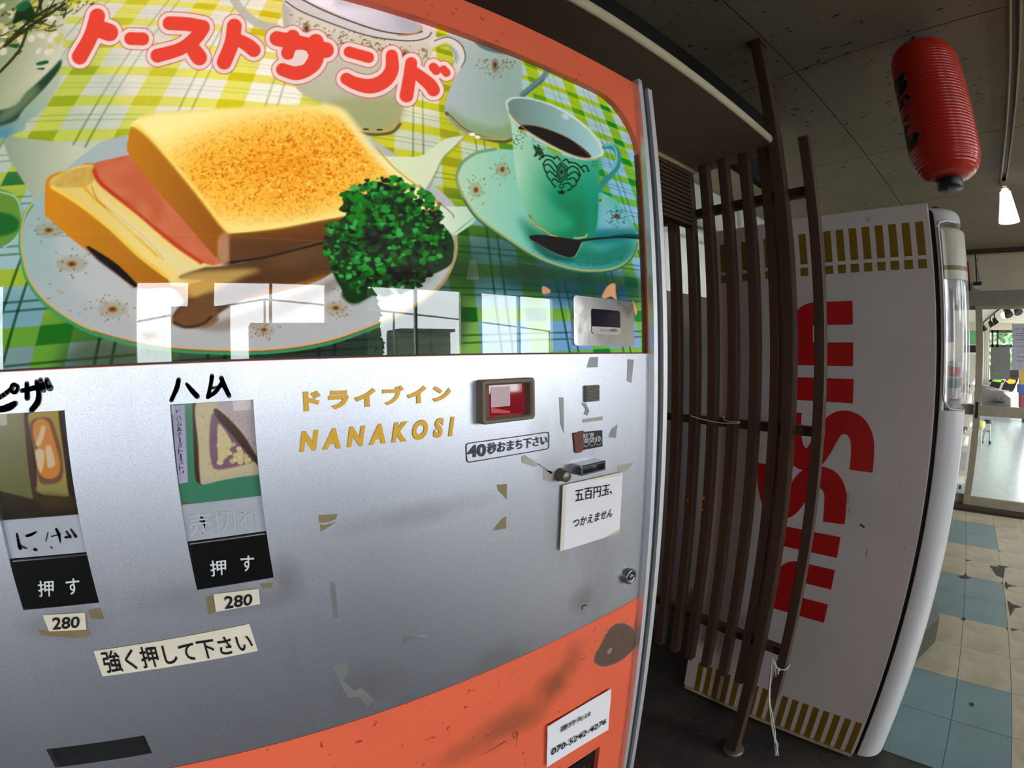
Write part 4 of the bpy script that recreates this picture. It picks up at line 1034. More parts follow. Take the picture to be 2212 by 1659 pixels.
# grey panel with cut-outs, lower orange panel
def rect_of(pp): 
    q = np.array([F(*p) for p in pp]); return ((q[0, 0]+q[3, 0])/2, (q[1, 0]+q[2, 0])/2, (q[2, 1]+q[3, 1])/2, (q[0, 1]+q[1, 1])/2)
HAM = rect_of([(366, 874.6), (546.6, 862.4), (591.5, 1247.5), (427, 1274.5)])
PIZ = rect_of([(-30, 893), (139, 889.5), (215.6, 1303), (64, 1315.5)])
PIZ = (PIZ[1]-(HAM[1]-HAM[0]), PIZ[1], PIZ[2], PIZ[3])
SLOT = rect_of([(95, 1613), (313.3, 1594), (332, 1632), (118, 1652.5)])
SLOT2 = (F(1215, 1659)[0], F(1296, 1612)[0], .60, F(1296, 1612)[1])
def pierced(name, x0, x1, z0, z1, holes, th, m_, edge=None):
    X = sorted({x0, x1, *[h[0] for h in holes], *[h[1] for h in holes]}); Zs = sorted({z0, z1, *[h[2] for h in holes], *[h[3] for h in holes]})
    X = [v for v in X if x0 <= v <= x1]; Zs = [v for v in Zs if z0 <= v <= z1]
    m = MB(); nx, nz = len(X), len(Zs); v = [(x, y, z) for y in (FY, FY+th) for z in Zs for x in X]
    inside = lambda i, j: any(h[0] < (X[i]+X[i+1])/2 < h[1] and h[2] < (Zs[j]+Zs[j+1])/2 < h[3] for h in holes) if 0 <= i < nx-1 and 0 <= j < nz-1 else True
    id_ = lambda i, j, s: s*nx*nz+j*nx+i
    f = []
    for j in range(nz-1):
        for i in range(nx-1):
            if inside(i, j): continue
            f += [(id_(i, j, 0), id_(i+1, j, 0), id_(i+1, j+1, 0), id_(i, j+1, 0)), (id_(i, j, 1), id_(i, j+1, 1), id_(i+1, j+1, 1), id_(i+1, j, 1))]
            for (a, b, di, dj) in (((i, j), (i+1, j), 0, -1), ((i+1, j), (i+1, j+1), 1, 0), ((i+1, j+1), (i, j+1), 0, 1), ((i, j+1), (i, j), -1, 0)):
                if inside(i+di, j+dj): f.append((id_(*a, 0), id_(*a, 1), id_(*b, 1), id_(*b, 0)))
    m.add(v, f); return m.build(name, m_, VM, fix=False)
pierced('control_panel', ML, MR, Z2, Z1, [HAM, PIZ, SLOT], .012, M_silver)
pierced('lower_panel', ML, MR, MBT, Z2-.0008, [SLOT2], .012, M_orange)
m = MB(); m.box(ML, MR, FY+.03, FY+.05, .06, MBT); m.build('kick_plate', M_black, VM)

# menu windows : card, sold-out flap, push button
M_flap = mat('smudged_grey_flap', (178, 182, 190), .35, .1, var=.06, scale=30)
M_push = mat('gloss_black_button', (12, 12, 12), .22, var=.1)
M_marker = mat('black_marker_ink', (16, 13, 22), .4, var=.1)
M_white = mat('white_print', (214, 218, 222), .5, var=.03)
def menu_window(R, canvas_fn, cardname, z_card, z_flap):
    x0, x1, z0, z1 = R; yc = FY+.007
    C_, I_ = canvas_fn()
    printed_sheet(cardname, C_, I_, np.linspace(x0-.002, x1+.002, 150), np.linspace(z_card, z1+.002, 180), yc, MATS.get('menu_card') or print_material('menu_card', False), VM)
    m = MB(); m.box(x0-.002, x1+.002, yc-.0015, yc+.002, z_flap, z_card); fl = m.build('sold_out_flap', M_flap, VM)
    m = MB(); m.bbox(x0+.0006, x1-.0006, yc-.005, yc+.003, z0+.0006, z_flap-.0006, .0012); pb = m.build('push_button', M_push, VM)
    m = MB(); m.box(x0-.004, x1+.004, FY+.010, FY+.013, z0-.004, z1+.004); m.build('window_backing', M_black, VM)
    m = MB(); m.box(x0, x1, FY+.0025, FY+.0033, z_card-.0005, z1); m.build('window_cover', glass('card_cover', 1.45), VM)
    return fl, pb
zc = (F(393, 1093)[1]+F(563.5, 1076)[1])/2; zf = (F(406.5, 1174)[1]+F(575, 1152)[1])/2
fl1, pb1 = menu_window(HAM, paint_ham_card, 'ham_toast_card', zc, zf)
zc2 = (F(12, 1127)[1]+F(169.5, 1116)[1])/2; zf2 = (F(35, 1210)[1]+F(187, 1198)[1])/2
fl2, pb2 = menu_window(PIZ, paint_pizza_card, 'pizza_toast_card', zc2, zf2)
yb = FY+.002
for pb, q1, q2 in ((pb1, [(452, 1211), (488, 1206.5), (489, 1239), (456, 1245)], [(518, 1200), (549.5, 1198.5), (545, 1232.5), (523.5, 1234)]),
                   (pb2, [(81, 1254), (117, 1251), (117, 1286.5), (85, 1288.5)], [(141, 1250), (172, 1247), (172, 1282.5), (148, 1284)])):
    text_front('lettering', '押', q1, M_white, pb, y=yb, offset=.012); text_front('lettering', 'す', q2, M_white, pb, y=yb, offset=.012)
def strokes(name, S, m_, parent, lift=.0010, y=None):
    m = MB()
    for pts, r in S:
        P = crom(pts, closed=False, n=4) if len(pts) > 2 else np.array(pts, float)
        rr = np.interp(np.linspace(0, 1, len(P)), np.linspace(0, 1, len(r)), r) if hasattr(r, '__len__') else np.full(len(P), r)
        stroke_mesh(m, on_front(P, lift, y), [q*FY*.00104 for q in rr], (0, -1, 0))
    return m.build(name, m_, parent, fix=False)
ysf = FY+.0055
strokes('smudged_writing', [([(37, 1152), (43, 1180), (46, 1185)], [2, 4, 2]), ([(43, 1178), (58, 1184)], [3, 1.5]), ([(58, 1157), (68, 1154), (79, 1148)], [2.5, 3, 1.5]), ([(75, 1186), (79, 1187)], 3), ([(104, 1150), (100, 1168)], 1.2), ([(122, 1142), (128, 1155), (131, 1172)], [2.5, 3, 1]), ([(112, 1158), (131, 1153)], 1.5), ([(144, 1147), (152, 1159)], [2, 3.5]), ([(154, 1143), (164, 1158)], [2, 3.4]), ([(142, 1160), (146, 1160)], 2.4), ([(110, 1180), (113, 1184)], 1.2)], M_marker, fl2, y=ysf)
strokes('smudged_writing', [([(434, 1116), (440, 1124), (441, 1138)], [1.5, 3, 2]), ([(438, 1150), (445, 1152)], 1.4), ([(432, 1124), (438, 1128)], 1.6)], M_marker, fl1, y=ysf)
strokes('speck', [([(524, 1107), (525, 1108)], 1)], M_marker, fl1, y=ysf)
text_front('sold_out_print', '売切れ', [(404, 1108), (562, 1092), (568, 1136), (410, 1158)], mat('faded_white_print', (184, 188, 195), .5), fl1, y=ysf)
hc = [o for o in VM.children if o.name.startswith('ham_toast')][0]
m = MB(); m.prism([(a, FY+.006, b) for a, b in (F(*p, FY+.006) for p in ((371, 877), (399, 874), (406, 1041), (387, 1045)))], (0, .0004, 0)); m.build('paper_strip', mat('lilac_paper', (182, 178, 204), .7), hc)
vt = '「ハム&チーズトースト」'; m = MB()
for k, ch in enumerate(vt):
    t0, t1 = k/len(vt), (k+1)/len(vt)-.012
    L0, R0_, L1, R1_ = [np.array(p, float) for p in ((380, 886), (391, 885), (388, 1030), (398, 1028))]
    q = [L0+(L1-L0)*t0, R0_+(R1_-R0_)*t0, R0_+(R1_-R0_)*t1, L0+(L1-L0)*t1]
    if ch in 'ー「」':
        if ch == 'ー': c0, c1 = (q[0]+q[1])/2, (q[2]+q[3])/2; stroke_mesh(m, on_front([c0, c1], .0006, FY+.006), .0006, (0, -1, 0)); continue
        q[2] = (q[1]+q[2])/2; q[3] = (q[0]+q[3])/2
    text_quad('', ch, on_front(q, .0006, FY+.006), M_marker, None, m=m, offset=.008)
m.build('handwriting', M_marker, hc, fix=False)
# names written on the panel in marker
strokes('marker_lettering', [([(-40, 872), (0, 858), (27, 838)], [5, 4.5, 4]), ([(31, 830), (39, 836), (33, 848), (24, 843), (26, 833), (31, 830)], 3.4), ([(-30, 880), (0, 884), (20, 879), (33, 871)], [6, 6, 7, 5]),
    ([(47, 844), (70, 839), (98, 831)], [4, 5, 6]), ([(58, 828), (59, 846), (59, 860)], [4, 5, 5]), ([(80, 825), (84, 848), (82, 868), (68, 886)], [5, 5, 6, 5]), ([(88, 820), (94, 842)], [4, 5.5]), ([(101, 820), (108, 838)], [4.5, 6.5])], M_marker, VM)
strokes('marker_lettering', [([(386, 820), (382, 838), (370, 865)], [4.5, 5, 4]), ([(403, 829), (414, 843), (426, 856)], [3, 5, 5.5]), ([(458, 812), (455, 832), (449, 858)], [4.5, 4, 4]), ([(449, 858), (466, 846), (478, 828)], [3.6, 4.4, 4]), ([(460, 838), (480, 834)], 3), ([(478, 816), (484, 832), (495, 855)], [4.5, 5, 4.5])], M_marker, VM)
M_gold = mat('gold_vinyl', (236, 180, 30), .35, var=.03); M_goldedge = mat('gold_vinyl_edge', (206, 150, 40), .4)
for body, quad, kw in (('ドライブイン', [(654, 842), (973, 829), (974, 866), (656, 888)], dict(offset=.046, spacing=1.32)), ('NANAKOSI', [(648, 932), (981, 900), (979, 941), (647, 976)], dict(offset=.046, spacing=1.75, shear=.12))):
    co, _ = text_mesh(body, kw['offset'], kw.get('shear', 0), kw['spacing']); b = (co.min(0), co.max(0))
    k2 = dict(kw); k2['offset'] = kw['offset']+.02
    text_front('gold_lettering_edge', body, quad, M_goldedge, VM, lift=.0006, bounds=b, **k2)
    text_front('gold_lettering', body, quad, M_gold, VM, lift=.0010, bounds=b, **kw)

# red indicator window in a brown bezel
M_bez = mat('brown_bezel', (112, 94, 78), .5, var=.05, scale=30)
yv = FY-.012
q = [F(*p, yv) for p in ((1041, 824), (1156.5, 813), (1157, 904.5), (1042, 919))]; bx0, bx1 = (q[0][0]+q[3][0])/2, (q[1][0]+q[2][0])/2; bz0, bz1 = (q[2][1]+q[3][1])/2, (q[0][1]+q[1][1])/2
q = [F(*p, FY-.003) for p in ((1057, 832.5), (1135.6, 828.5), (1135.6, 893.6), (1057, 901.7))]; wx0, wx1 = (q[0][0]+q[3][0])/2, (q[1][0]+q[2][0])/2; vz0, vz1 = (q[2][1]+q[3][1])/2, (q[0][1]+q[1][1])/2
def rring(x0, x1, z0, z1, r, y, n=5):
    out = []
    for cx_, cz_, a0 in ((x1-r, z1-r, 0), (x0+r, z1-r, 90), (x0+r, z0+r, 180), (x1-r, z0+r, 270)):
        for k in range(n): t = math.radians(a0+90*k/(n-1)); out.append((cx_+r*math.cos(t), y, cz_+r*math.sin(t)))
    return out
loops = [rring(bx0, bx1, bz0, bz1, .004, FY), rring(bx0, bx1, bz0, bz1, .004, yv+.0015), rring(bx0+.001, bx1-.001, bz0+.001, bz1-.001, .0038, yv), rring(bx0+.004, bx1-.004, bz0+.004, bz1-.004, .002, yv), rring(bx0+.006, bx1-.006, bz0+.006, bz1-.006, .002, yv+.002), rring(wx0, wx1, vz0, vz1, .0005, FY-.003), rring(wx0, wx1, vz0, vz1, .0005, FY-.001)]
m = MB(); n = len(loops[0]); V = [p for l_ in loops for p in l_]
m.add(V, [(i*n+k, i*n+(k+1) % n, (i+1)*n+(k+1) % n, (i+1)*n+k) for i in range(len(loops)-1) for k in range(n)])
ind = m.build('indicator_bezel', M_bez, VM)
m = MB(); m.box(wx0, wx1, FY-.0022, FY-.001, vz0, vz1); m.build('red_window', mat('deep_red_window', (150, 26, 40), .04, var=.06, spec=.9, coat=.6), ind)
m = MB(); m.prism(on_front([(1058, 836), (1099, 834), (1099, 876), (1058, 880)], .0026), (0, .0003, 0)); m.build('pink_card', mat('pink_card', (206, 178, 184), .5, var=.05), ind)
m = MB(); m.prism(on_front([(1058, 880), (1100, 888), (1098, 892), (1058, 892)], .0027), (0, .0003, 0)); m.build('red_lever', mat('bright_red', (196, 44, 46), .3), ind)
# waiting-time print
M_print = mat('grey_black_print', (58, 54, 66), .5, var=.04)
pl = [F(*p) for p in ((1006, 958), (1185, 932), (1185, 970), (1008, 1000))]
def quad_ring(pp, w, name, m_, parent, lift=.0008):
    P = [np.array(p) for p in on_front(pp, lift)]; c = sum(P)/len(P); m = MB()
    ring = []
    for k in range(4):
        a, p, b = P[k-1], P[k], P[(k+1) % 4]
        d1 = (a-p)/np.linalg.norm(a-p)*.004; d2 = (b-p)/np.linalg.norm(b-p)*.004
        for t in np.linspace(0, 1, 5): ring.append((1-t)**2*(p+d1)+2*t*(1-t)*p+t*t*(p+d2))
    ring.append(ring[0]); stroke_mesh(m, ring, w, (0, -1, 0)); return m.build(name, m_, parent, fix=False)
quad_ring([(1006, 958), (1185, 933), (1185, 969), (1008, 999)], .00055, 'label_outline', M_print, VM)
text_front('printed_lettering', '40', [(1010, 963), (1049, 957), (1049, 985), (1010, 989)], M_print, VM, offset=.03)
text_front('printed_lettering', '秒おまち下さい', [(1052, 957), (1182, 939), (1182, 960), (1052, 982)], M_print, VM, offset=.022)
# small louvred grille
gx = [F(*p) for p in ((1261.5, 833), (1290, 865.5))]
m = MB(); m.box(gx[0][0], gx[1][0], FY-.004, FY, gx[1][1], gx[0][1]); gr = m.build('grille', mat('tarnished_grille', (104, 98, 88), .4, .6, var=.15, scale=120), VM)
zz = gx[1][1]+.0012; f0 = None
while zz < gx[0][1]-.001:
    m = MB(); m.box(gx[0][0]+.0006, gx[1][0]-.0006, FY-.0052, FY-.004, zz, zz+.0008); m.build('slat', mat('grille_dark', (52, 48, 44), .4, .5), gr); zz += .0018
# coin sticker
st = sheet_front('coin_sticker', [(1235.5, 935), (1300.5, 929), (1301, 964), (1239, 976)], mat('black_sticker', (24, 26, 30), .35), VM, lift=.0006)
text_front('lettering', '使用硬貨', [(1244, 938), (1282, 934), (1282, 942), (1244, 947)], M_white, st, lift=.0011, offset=.02)
for body, c, r in (('100', (1264.5, 954.5), 9.6), ('50', (1277.5, 953), 9.6), ('10', (1291, 951.5), 9.6)):
    t = np.linspace(0, 2*math.pi, 25); m = MB(); stroke_mesh(m, on_front([(c[0]+r*.72*math.cos(a), c[1]+r*math.sin(a)) for a in t], .0011), .00035, (0, -1, 0)); m.build('coin_ring', M_white, st, fix=False)
    text_front('lettering', body, [(c[0]-4.6, c[1]-7), (c[0]+4.6, c[1]-8), (c[0]+4.6, c[1]+2), (c[0]-4.6, c[1]+3)], M_white, st, lift=.0011, offset=.02)
sheet_front('brown_tape', [(1237, 937), (1244, 935), (1248, 932), (1259, 930), (1258, 943), (1260, 960), (1257, 975), (1249, 978), (1241, 979), (1240, 968), (1239, 950), (1237, 944)], mat('red_brown_patch', (112, 62, 48), .7, var=.12, scale=60), VM, lift=.0014)
# coin slot housing
M_chrome = mat('tarnished_chrome', (150, 152, 154), .22, .9, var=.06, scale=50)
ys = FY-.020
q = [F(*p, ys) for p in ((1255.5, 1007.5), (1309, 994), (1309, 1016), (1256.5, 1029))]; sx0, sx1 = (q[0][0]+q[3][0])/2, (q[1][0]+q[2][0])/2; sz0, sz1 = (q[2][1]+q[3][1])/2, (q[0][1]+q[1][1])/2
loops = [rring(sx0, sx1, sz0, sz1, .0012, FY), rring(sx0, sx1, sz0, sz1, .0012, ys+.001), rring(sx0+.001, sx1-.001, sz0+.001, sz1-.001, .001, ys), rring(sx0+.0028, sx1-.0028, sz0+.0028, sz1-.0028, .0008, ys), rring(sx0+.0045, sx1-.0040, sz0+.0045, sz1-.0038, .0006, ys+.010)]
m = MB(); n = len(loops[0]); m.add([p for l_ in loops for p in l_], [(i*n+k, i*n+(k+1) % n, (i+1)*n+(k+1) % n, (i+1)*n+k) for i in range(len(loops)-1) for k in range(n)])
cs = m.build('coin_slot', M_chrome, VM)
m = MB(); m.box(sx0+.003, sx1-.003, ys+.010, ys+.012, sz0+.003, sz1-.003); m.build('slot_floor', mat('coin_channel', (92, 92, 94), .4, .6), cs)
m = MB(); m.box(sx0+.006, sx0+.030, ys+.0085, ys+.0102, (sz0+sz1)/2-.0012, (sz0+sz1)/2+.0022); m.build('slot_opening', M_black, cs)
# coin return knob and lock
ax_, az_ = F(1208, 1025)
m = MB(); m.lathe([(.0085, 0), (.0085, -.001), (.0072, -.002), (.0070, -.014), (.0062, -.015), (.0001, -.015)], (ax_, FY, az_), 24, axis='y'); m.build('return_button', mat('dull_steel_button', (120, 116, 108), .4, .7), VM)
ax_, az_ = F(1353.5, 1242)
m = MB(); m.lathe([(.0125, 0), (.0125, -.009), (.0115, -.010), (.0085, -.010), (.0080, -.009), (.0001, -.009)], (ax_, FY, az_), 28, axis='y'); lk = m.build('lock', M_chrome, VM)
m = MB(); m.lathe([(.0050, -.009), (.0050, -.0112), (.0042, -.0118), (.0001, -.0118)], (ax_, FY, az_), 20, axis='y'); m.build('lock_core', mat('lock_brass_grey', (150, 146, 138), .3, .9), lk)
m = MB(); m.prism([(ax_-.0016, FY-.0119, az_+.0028), (ax_+.0016, FY-.0119, az_), (ax_-.0016, FY-.0119, az_-.0028)], (0, -.0003, 0)); m.build('keyhole', M_black, lk)
# status plate stuck over the sign glass
M_plate = mat('scuffed_mirror_plate', (206, 204, 200), .16, .9, var=.06, scale=40, bump=.02)
overlay(M_plate, ramp_noise(M_plate, 45, .56, .68, detail=6), (150, 130, 104), .5)
yp = FY-.0015
q = [F(*p, yp) for p in ((1239, 638), (1368, 652), (1370.5, 748.5), (1240.5, 746.5))]; px0, px1 = (q[0][0]+q[3][0])/2, (q[1][0]+q[2][0])/2; pz0, pz1 = (q[2][1]+q[3][1])/2, (q[0][1]+q[1][1])/2
l0 = rring(px0, px1, pz0, pz1, .005, FY+.004); m = MB(); m.prism(l0, (0, -.0055, 0)); sp = m.build('status_plate', M_plate, VM)
q = [F(*p, yp-.001) for p in ((1278.5, 666), (1340, 672), (1341, 724), (1278.5, 721))]; ax0, ax1 = (q[0][0]+q[3][0])/2, (q[1][0]+q[2][0])/2; az0, az1 = (q[2][1]+q[3][1])/2, (q[0][1]+q[1][1])/2
m = MB(); m.prism(rring(ax0, ax1, az0, az1, .004, yp), (0, -.0006, 0)); m.build('status_window', mat('status_dark', (44, 38, 48), .05, spec=.8), sp)
zmid = az0+(az1-az0)*.30
m = MB(); m.prism([(ax0, yp-.0006, zmid), (ax1, yp-.0006, zmid), (ax1, yp-.0006, az0+.003), (ax1-.003, yp-.0006, az0), (ax0+.003, yp-.0006, az0), (ax0, yp-.0006, az0+.003)], (0, -.0004, 0)); m.build('status_label', mat('pale_label', (190, 186, 174), .4), sp)
text_front('lettering', 'ただいま調理中', [(1294.5, 709.8), (1333.4, 711), (1333.4, 717.8), (1294.4, 716.6)], M_print, sp, y=yp, lift=.0013, offset=.01)
# paint chipped away, black vents
chip = [(1344, 1347), (1361, 1355), (1369, 1363), (1371, 1380), (1368.5, 1397), (1350, 1418), (1322, 1434), (1301, 1438), (1285, 1428), (1288, 1412), (1299, 1393), (1312, 1368), (1326, 1352)]
rs = random.Random(2)
chip = [(x+rs.uniform(-1, 1), y+rs.uniform(-1, 1)) for x, y in crom(chip, n=5)]
sheet_front('chip_edge', [(1327+(x-1327)*1.05, 1393+(y-1393)*1.05) for x, y in chip], mat('bare_grey_edge', (120, 112, 104), .6), VM, lift=.0004)
sheet_front('paint_chip', chip, mat('brown_primer', (100, 76, 62), .6, var=.14, scale=60), VM, lift=.0008)
sheet_front('paint_chip', [(1310, 1408), (1316, 1399), (1322, 1400), (1318, 1410), (1312, 1413)], mat('chip_grey', (150, 136, 122), .6), VM, lift=.0012)
m = MB(); m.box(SLOT[0]-.004, SLOT[1]+.004, FY+.009, FY+.05, SLOT[2]-.003, SLOT[3]+.003); m.build('vent_recess', M_void, VM)
m = MB(); m.box(SLOT2[0]-.004, SLOT2[1]+.004, FY+.010, FY+.06, SLOT2[2]-.003, SLOT2[3]+.003); cr = m.build('coin_return', M_black, VM)
m = MB(); m.prism([(SLOT2[0]+.002, FY+.004, SLOT2[3]-.012), (SLOT2[1]-.03, FY+.004, SLOT2[3]-.012), (SLOT2[1]-.03, FY+.004, SLOT2[2]+.01), (SLOT2[0]+.002, FY+.004, SLOT2[2]+.01)], (0, .003, 0)); m.build('return_flap', M_black, cr)
m = MB(); m.tube([(F(1262, 1656)[0], FY+.003, F(1262, 1656)[1]), (F(1270, 1662)[0], FY+.003, F(1270, 1662)[1]-.02)], .0022, 8); m.build('return_hinge', mat('bare_brass', (150, 120, 70), .35, .8), cr)
# aluminium edging on the right : two bright ribs with a dark groove
edge = MB(); edge.box(MR, MR+.0092, FY-.010, FY+.26, .07, MT+.004); r1 = edge.build('edge_rib', M_alu_bright, VM)
m = MB(); m.box(MR+.0238, MR+.0342, FY-.010, FY+.26, .07, MT-.004); m.build('edge_rib', M_alu_bright, VM)
m = MB(); m.box(MR+.0092, MR+.0238, FY-.004, FY+.25, .07, MT-.004); m.build('edge_groove', mat('dark_blue_rubber', (44, 48, 58), .6), VM)
# leftovers of old stickers and tape
M_bare = mat('bare_gold_primer', (138, 122, 86), .6, var=.12, scale=200); M_tape = mat('yellowed_tape', (178, 174, 162), .25, var=.08, scale=40, spec=.7); M_clear = mat('clear_tape', (176, 178, 182), .15, .3, var=.1, scale=60)
Zq = lambda ox_, oy_, pp: [(ox_+x*600/2212, oy_+y*600/2212) for x, y in pp]
for pp in ([(507, 1152), (658, 1142), (655, 1165), (640, 1188), (590, 1208), (512, 1215)], [(1928, 910), (2008, 905), (2006, 1030), (1975, 990), (1940, 960)], [(2003, 1165), (2002, 1258), (1893, 1277), (1925, 1235), (1970, 1180)], [(520, 1225), (560, 1232), (650, 1205), (600, 1240), (525, 1285)]):
    sheet_front('bare_patch', Zq(550, 800, pp), M_bare, VM, lift=.0004)
for pp in ([(950, 390), (1110, 365), (1112, 395), (955, 418)], [(465, 690), (490, 672), (610, 750), (560, 768), (470, 735)], [(640, 790), (700, 800), (720, 850), (690, 890), (640, 870)], [(1235, 760), (1355, 735), (1320, 780), (1270, 820), (1232, 800)], [(765, 215), (800, 215), (802, 500), (775, 420)], [(600, 740), (720, 815), (700, 826), (596, 748)], [(940, 260), (975, 258), (1005, 320), (990, 360), (960, 350), (975, 310)], [(1180, 470), (1230, 430), (1215, 540), (1160, 530)]):
    sheet_front('tape_remnant', Zq(1000, 800, pp), M_tape if pp[0][0] in (950, 465, 640, 1235) else M_clear, VM, lift=.0005)
for pp in ([(1010, 1370), (1075, 1368), (1070, 1450), (985, 1452)], [(1310, 1385), (1360, 1390), (1340, 1575), (1305, 1560)]):
    sheet_front('tape_remnant', Zq(1000, 400, pp), M_clear, VM, lift=.0005)
for pp in ([(620, 850), (720, 800), (750, 880), (700, 960), (790, 1040), (850, 1020), (960, 1120), (900, 1170), (830, 1090), (740, 1100), (690, 1000)], [(600, 170), (640, 180), (665, 460), (630, 465), (610, 300)], [(1190, 610), (1210, 595), (1370, 615), (1300, 640), (1180, 660)]):
    sheet_front('tape_remnant', Zq(550, 1209, pp), mat('faint_glue', (140, 142, 138), .3, .3, var=.1, scale=50), VM, lift=.0004)
for pp in ([(300, 560), (400, 570), (690, 555), (730, 580), (690, 620), (560, 620), (330, 600)], [(700, 400), (800, 380), (830, 470), (720, 470)], [(1640, 300), (1700, 280), (1730, 410), (1660, 440)], [(2070, 190), (2180, 180), (2160, 220), (2090, 230)]):
    sheet_front('tape_remnant', Zq(0, 1209, pp), mat('brown_glue', (134, 116, 84), .4, .1, var=.2, scale=60), VM, lift=.0004)
strokes('marker_scribble', [([(1258, 1317), (1258, 1309), (1267, 1307)], [1, 1.8, 1.4])], M_marker, VM)
strokes('pencil_scribble', [([(1115, 1578), (1107, 1585), (1111, 1594), (1118, 1580), (1115, 1610)], .9), ([(1092, 1600), (1040, 1632)], [1.4, .5])], mat('rust_scratch', (120, 60, 44), .6), VM)

# ---------------------------------------------------------------- papers stuck to the machine
M_paper = mat('white_copy_paper', (236, 234, 238), .8, var=.02); M_cream = mat('yellowed_paper', (226, 216, 194), .8, var=.05, scale=25)
def note(name, quad, m_, label, group, lift=.0022, bulge=0.0):
    """sheet of paper with a slight curl, standing a little off the panel"""
    P = [np.array(p) for p in on_front(quad, lift)]; m = MB(); n = 8; V = []
    for j in range(n+1):
        for i in range(n+1):
            u, v = i/n, j/n; p = (P[0]*(1-u)+P[1]*u)*(1-v)+(P[3]*(1-u)+P[2]*u)*v
            p = p+np.array([0, -bulge*(4*(u-.5)**2*.6+math.sin(v*7)*.15), 0]); V.append(p)
    m.add(V, [(j*(n+1)+i, j*(n+1)+i+1, (j+1)*(n+1)+i+1, (j+1)*(n+1)+i) for j in range(n) for i in range(n)], smooth=True)
    B = [p+np.array([0, .0008, 0]) for p in V]; m.add(B, [(j*(n+1)+i, (j+1)*(n+1)+i, (j+1)*(n+1)+i+1, j*(n+1)+i+1) for j in range(n) for i in range(n)], smooth=True)
    o = m.build(name, m_, None, fix=False); c = sum(P)/4
    o.data.transform(Matrix.Translation(Vector(-c))); o.location = Vector(c)
    return tag(o, label, 'notice', group)
Q = [(1211.5, 1047), (1340.5, 1018), (1333.5, 1150), (1205, 1189)]
nt_ = note('paper_notice', Q, M_paper, 'square white note with yellowed edge, taped under the coin slot', 'papers taped to the sandwich machine', .004)
sheet_front('yellowed_margin', [(1211.5, 1047), (1219, 1045.3), (1213, 1186), (1205, 1189)], M_cream, nt_, lift=.0044, th=.0002)
sheet_front('yellowed_margin', [(1300, 1160), (1334, 1142), (1333.5, 1150), (1268, 1169.5)], mat('tan_paper_edge', (206, 180, 138), .7), nt_, lift=.0044, th=.0002)
sheet_front('yellowed_margin', [(1212, 1046), (1340, 1018), (1336, 1026), (1290, 1034)], M_cream, nt_, lift=.0044, th=.0002)
text_front('handwriting', '五百円玉、', [(1236, 1056), (1320, 1043), (1316, 1066), (1237.5, 1083)], M_marker, nt_, lift=.0052, offset=.012)
text_front('handwriting', 'つかえません', [(1232, 1119), (1319, 1096), (1317, 1114), (1234, 1138)], M_marker, nt_, lift=.0052, shear=.2, offset=.012)
Q = [(1177.5, 1565.5), (1315, 1484.5), (1309, 1572.5), (1176.5, 1652.5)]
nt_ = note('paper_notice', Q, M_paper, 'white note with telephone number on the orange lower panel', 'papers taped to the sandwich machine', .004, .003)
text_front('handwriting', '連絡先は', [(1202, 1567), (1271.5, 1531), (1271, 1541), (1204, 1578)], M_marker, nt_, lift=.0068, offset=.012, shear=.15)
text_front('handwriting', '070-5242-4276', [(1184, 1614), (1304, 1548), (1304, 1558), (1185.5, 1627)], M_marker, nt_, lift=.0068, offset=.02, shear=.25)
Q = [(203, 1404.5), (538, 1346), (557, 1404), (222, 1459)]
nt_ = note('paper_strip', Q, M_cream, 'long cream strip asking to push hard, below the two black buttons', 'papers taped to the sandwich machine', .0016)
text_front('handwriting', '強く押して下さい', [(217, 1404), (538, 1362), (549, 1402), (230, 1452)], M_marker, nt_, lift=.0026, offset=.013)
for Q, T, lab in (([(461, 1282), (559, 1270), (561.5, 1303), (466.5, 1320)], [(480, 1286), (544, 1280), (545.5, 1304), (485.5, 1313.5)], 'cream price tag under the ham toast button'),
                  ([(93.5, 1327), (184, 1321.5), (187, 1358), (107, 1362)], [(111, 1331), (173, 1328.5), (174, 1353), (115, 1358)], 'cream price tag under the pizza toast button, at lower left')):
    nt_ = note('price_tag', Q, M_cream, lab, 'price tags under the push buttons', .0016)
    text_front('handwriting', '280', T, M_marker, nt_, lift=.0026, offset=.022, shear=.12)
# ================================================================ slatted wooden screen
M_wood = mat('dark_brown_stained_wood', (72, 54, 40), .45, var=.22, scale=5, stretch=(6, 6, .5), detail=6, bump=.03)
overlay(M_wood, ramp_noise(M_wood, 9, .60, .72, stretch=(3, 3, .6), detail=6), (112, 78, 58), .35)
SX = 1.27
screen = thing('slatted_screen', (SX, .62, .30), 'dark brown wooden screen of upright slats between the two machines', 'screen')
slat0 = None
for yy in (.832, .762, .695, .624, .552, .486, .354):
    y0, w = yy, .031
    if slat0 is None:
        m = MB(); m.bbox(SX, SX+.030, y0, y0+w, .305, 2.003, .003); slat0 = m.build('slat', M_wood, screen); y_first = y0
    else:
        o = slat0.copy(); COL.objects.link(o); o.parent = screen; o.location.y = y0-y_first
for z0, z1 in ((1.838, 1.866), (1.163, 1.190), (.453, .481)):
    m = MB(); m.bbox(SX+.030, SX+.056, .36, 1.02, z0, z1, .002); m.build('rail', M_wood, screen)
m = MB(); m.bbox(SX+.004, SX+.034, .900, .931, .305, 2.003, .003); m.build('slat', M_wood, screen)
M_raw = mat('bare_wood_chip', (176, 120, 62), .7, var=.1)
for pp in ([(1510, 1072), (1522, 1074), (1521, 1080), (1512, 1077)], [(1508, 1097), (1519, 1099), (1518, 1103), (1507, 1101)], [(1485, 1076), (1487, 1076), (1486, 1084), (1484.5, 1085)]):
    m = MB(); m.prism([tuple(on(0, SX-.0006, *p)) for p in pp], (.0005, 0, 0)); m.build('bare_chip', M_raw, screen)
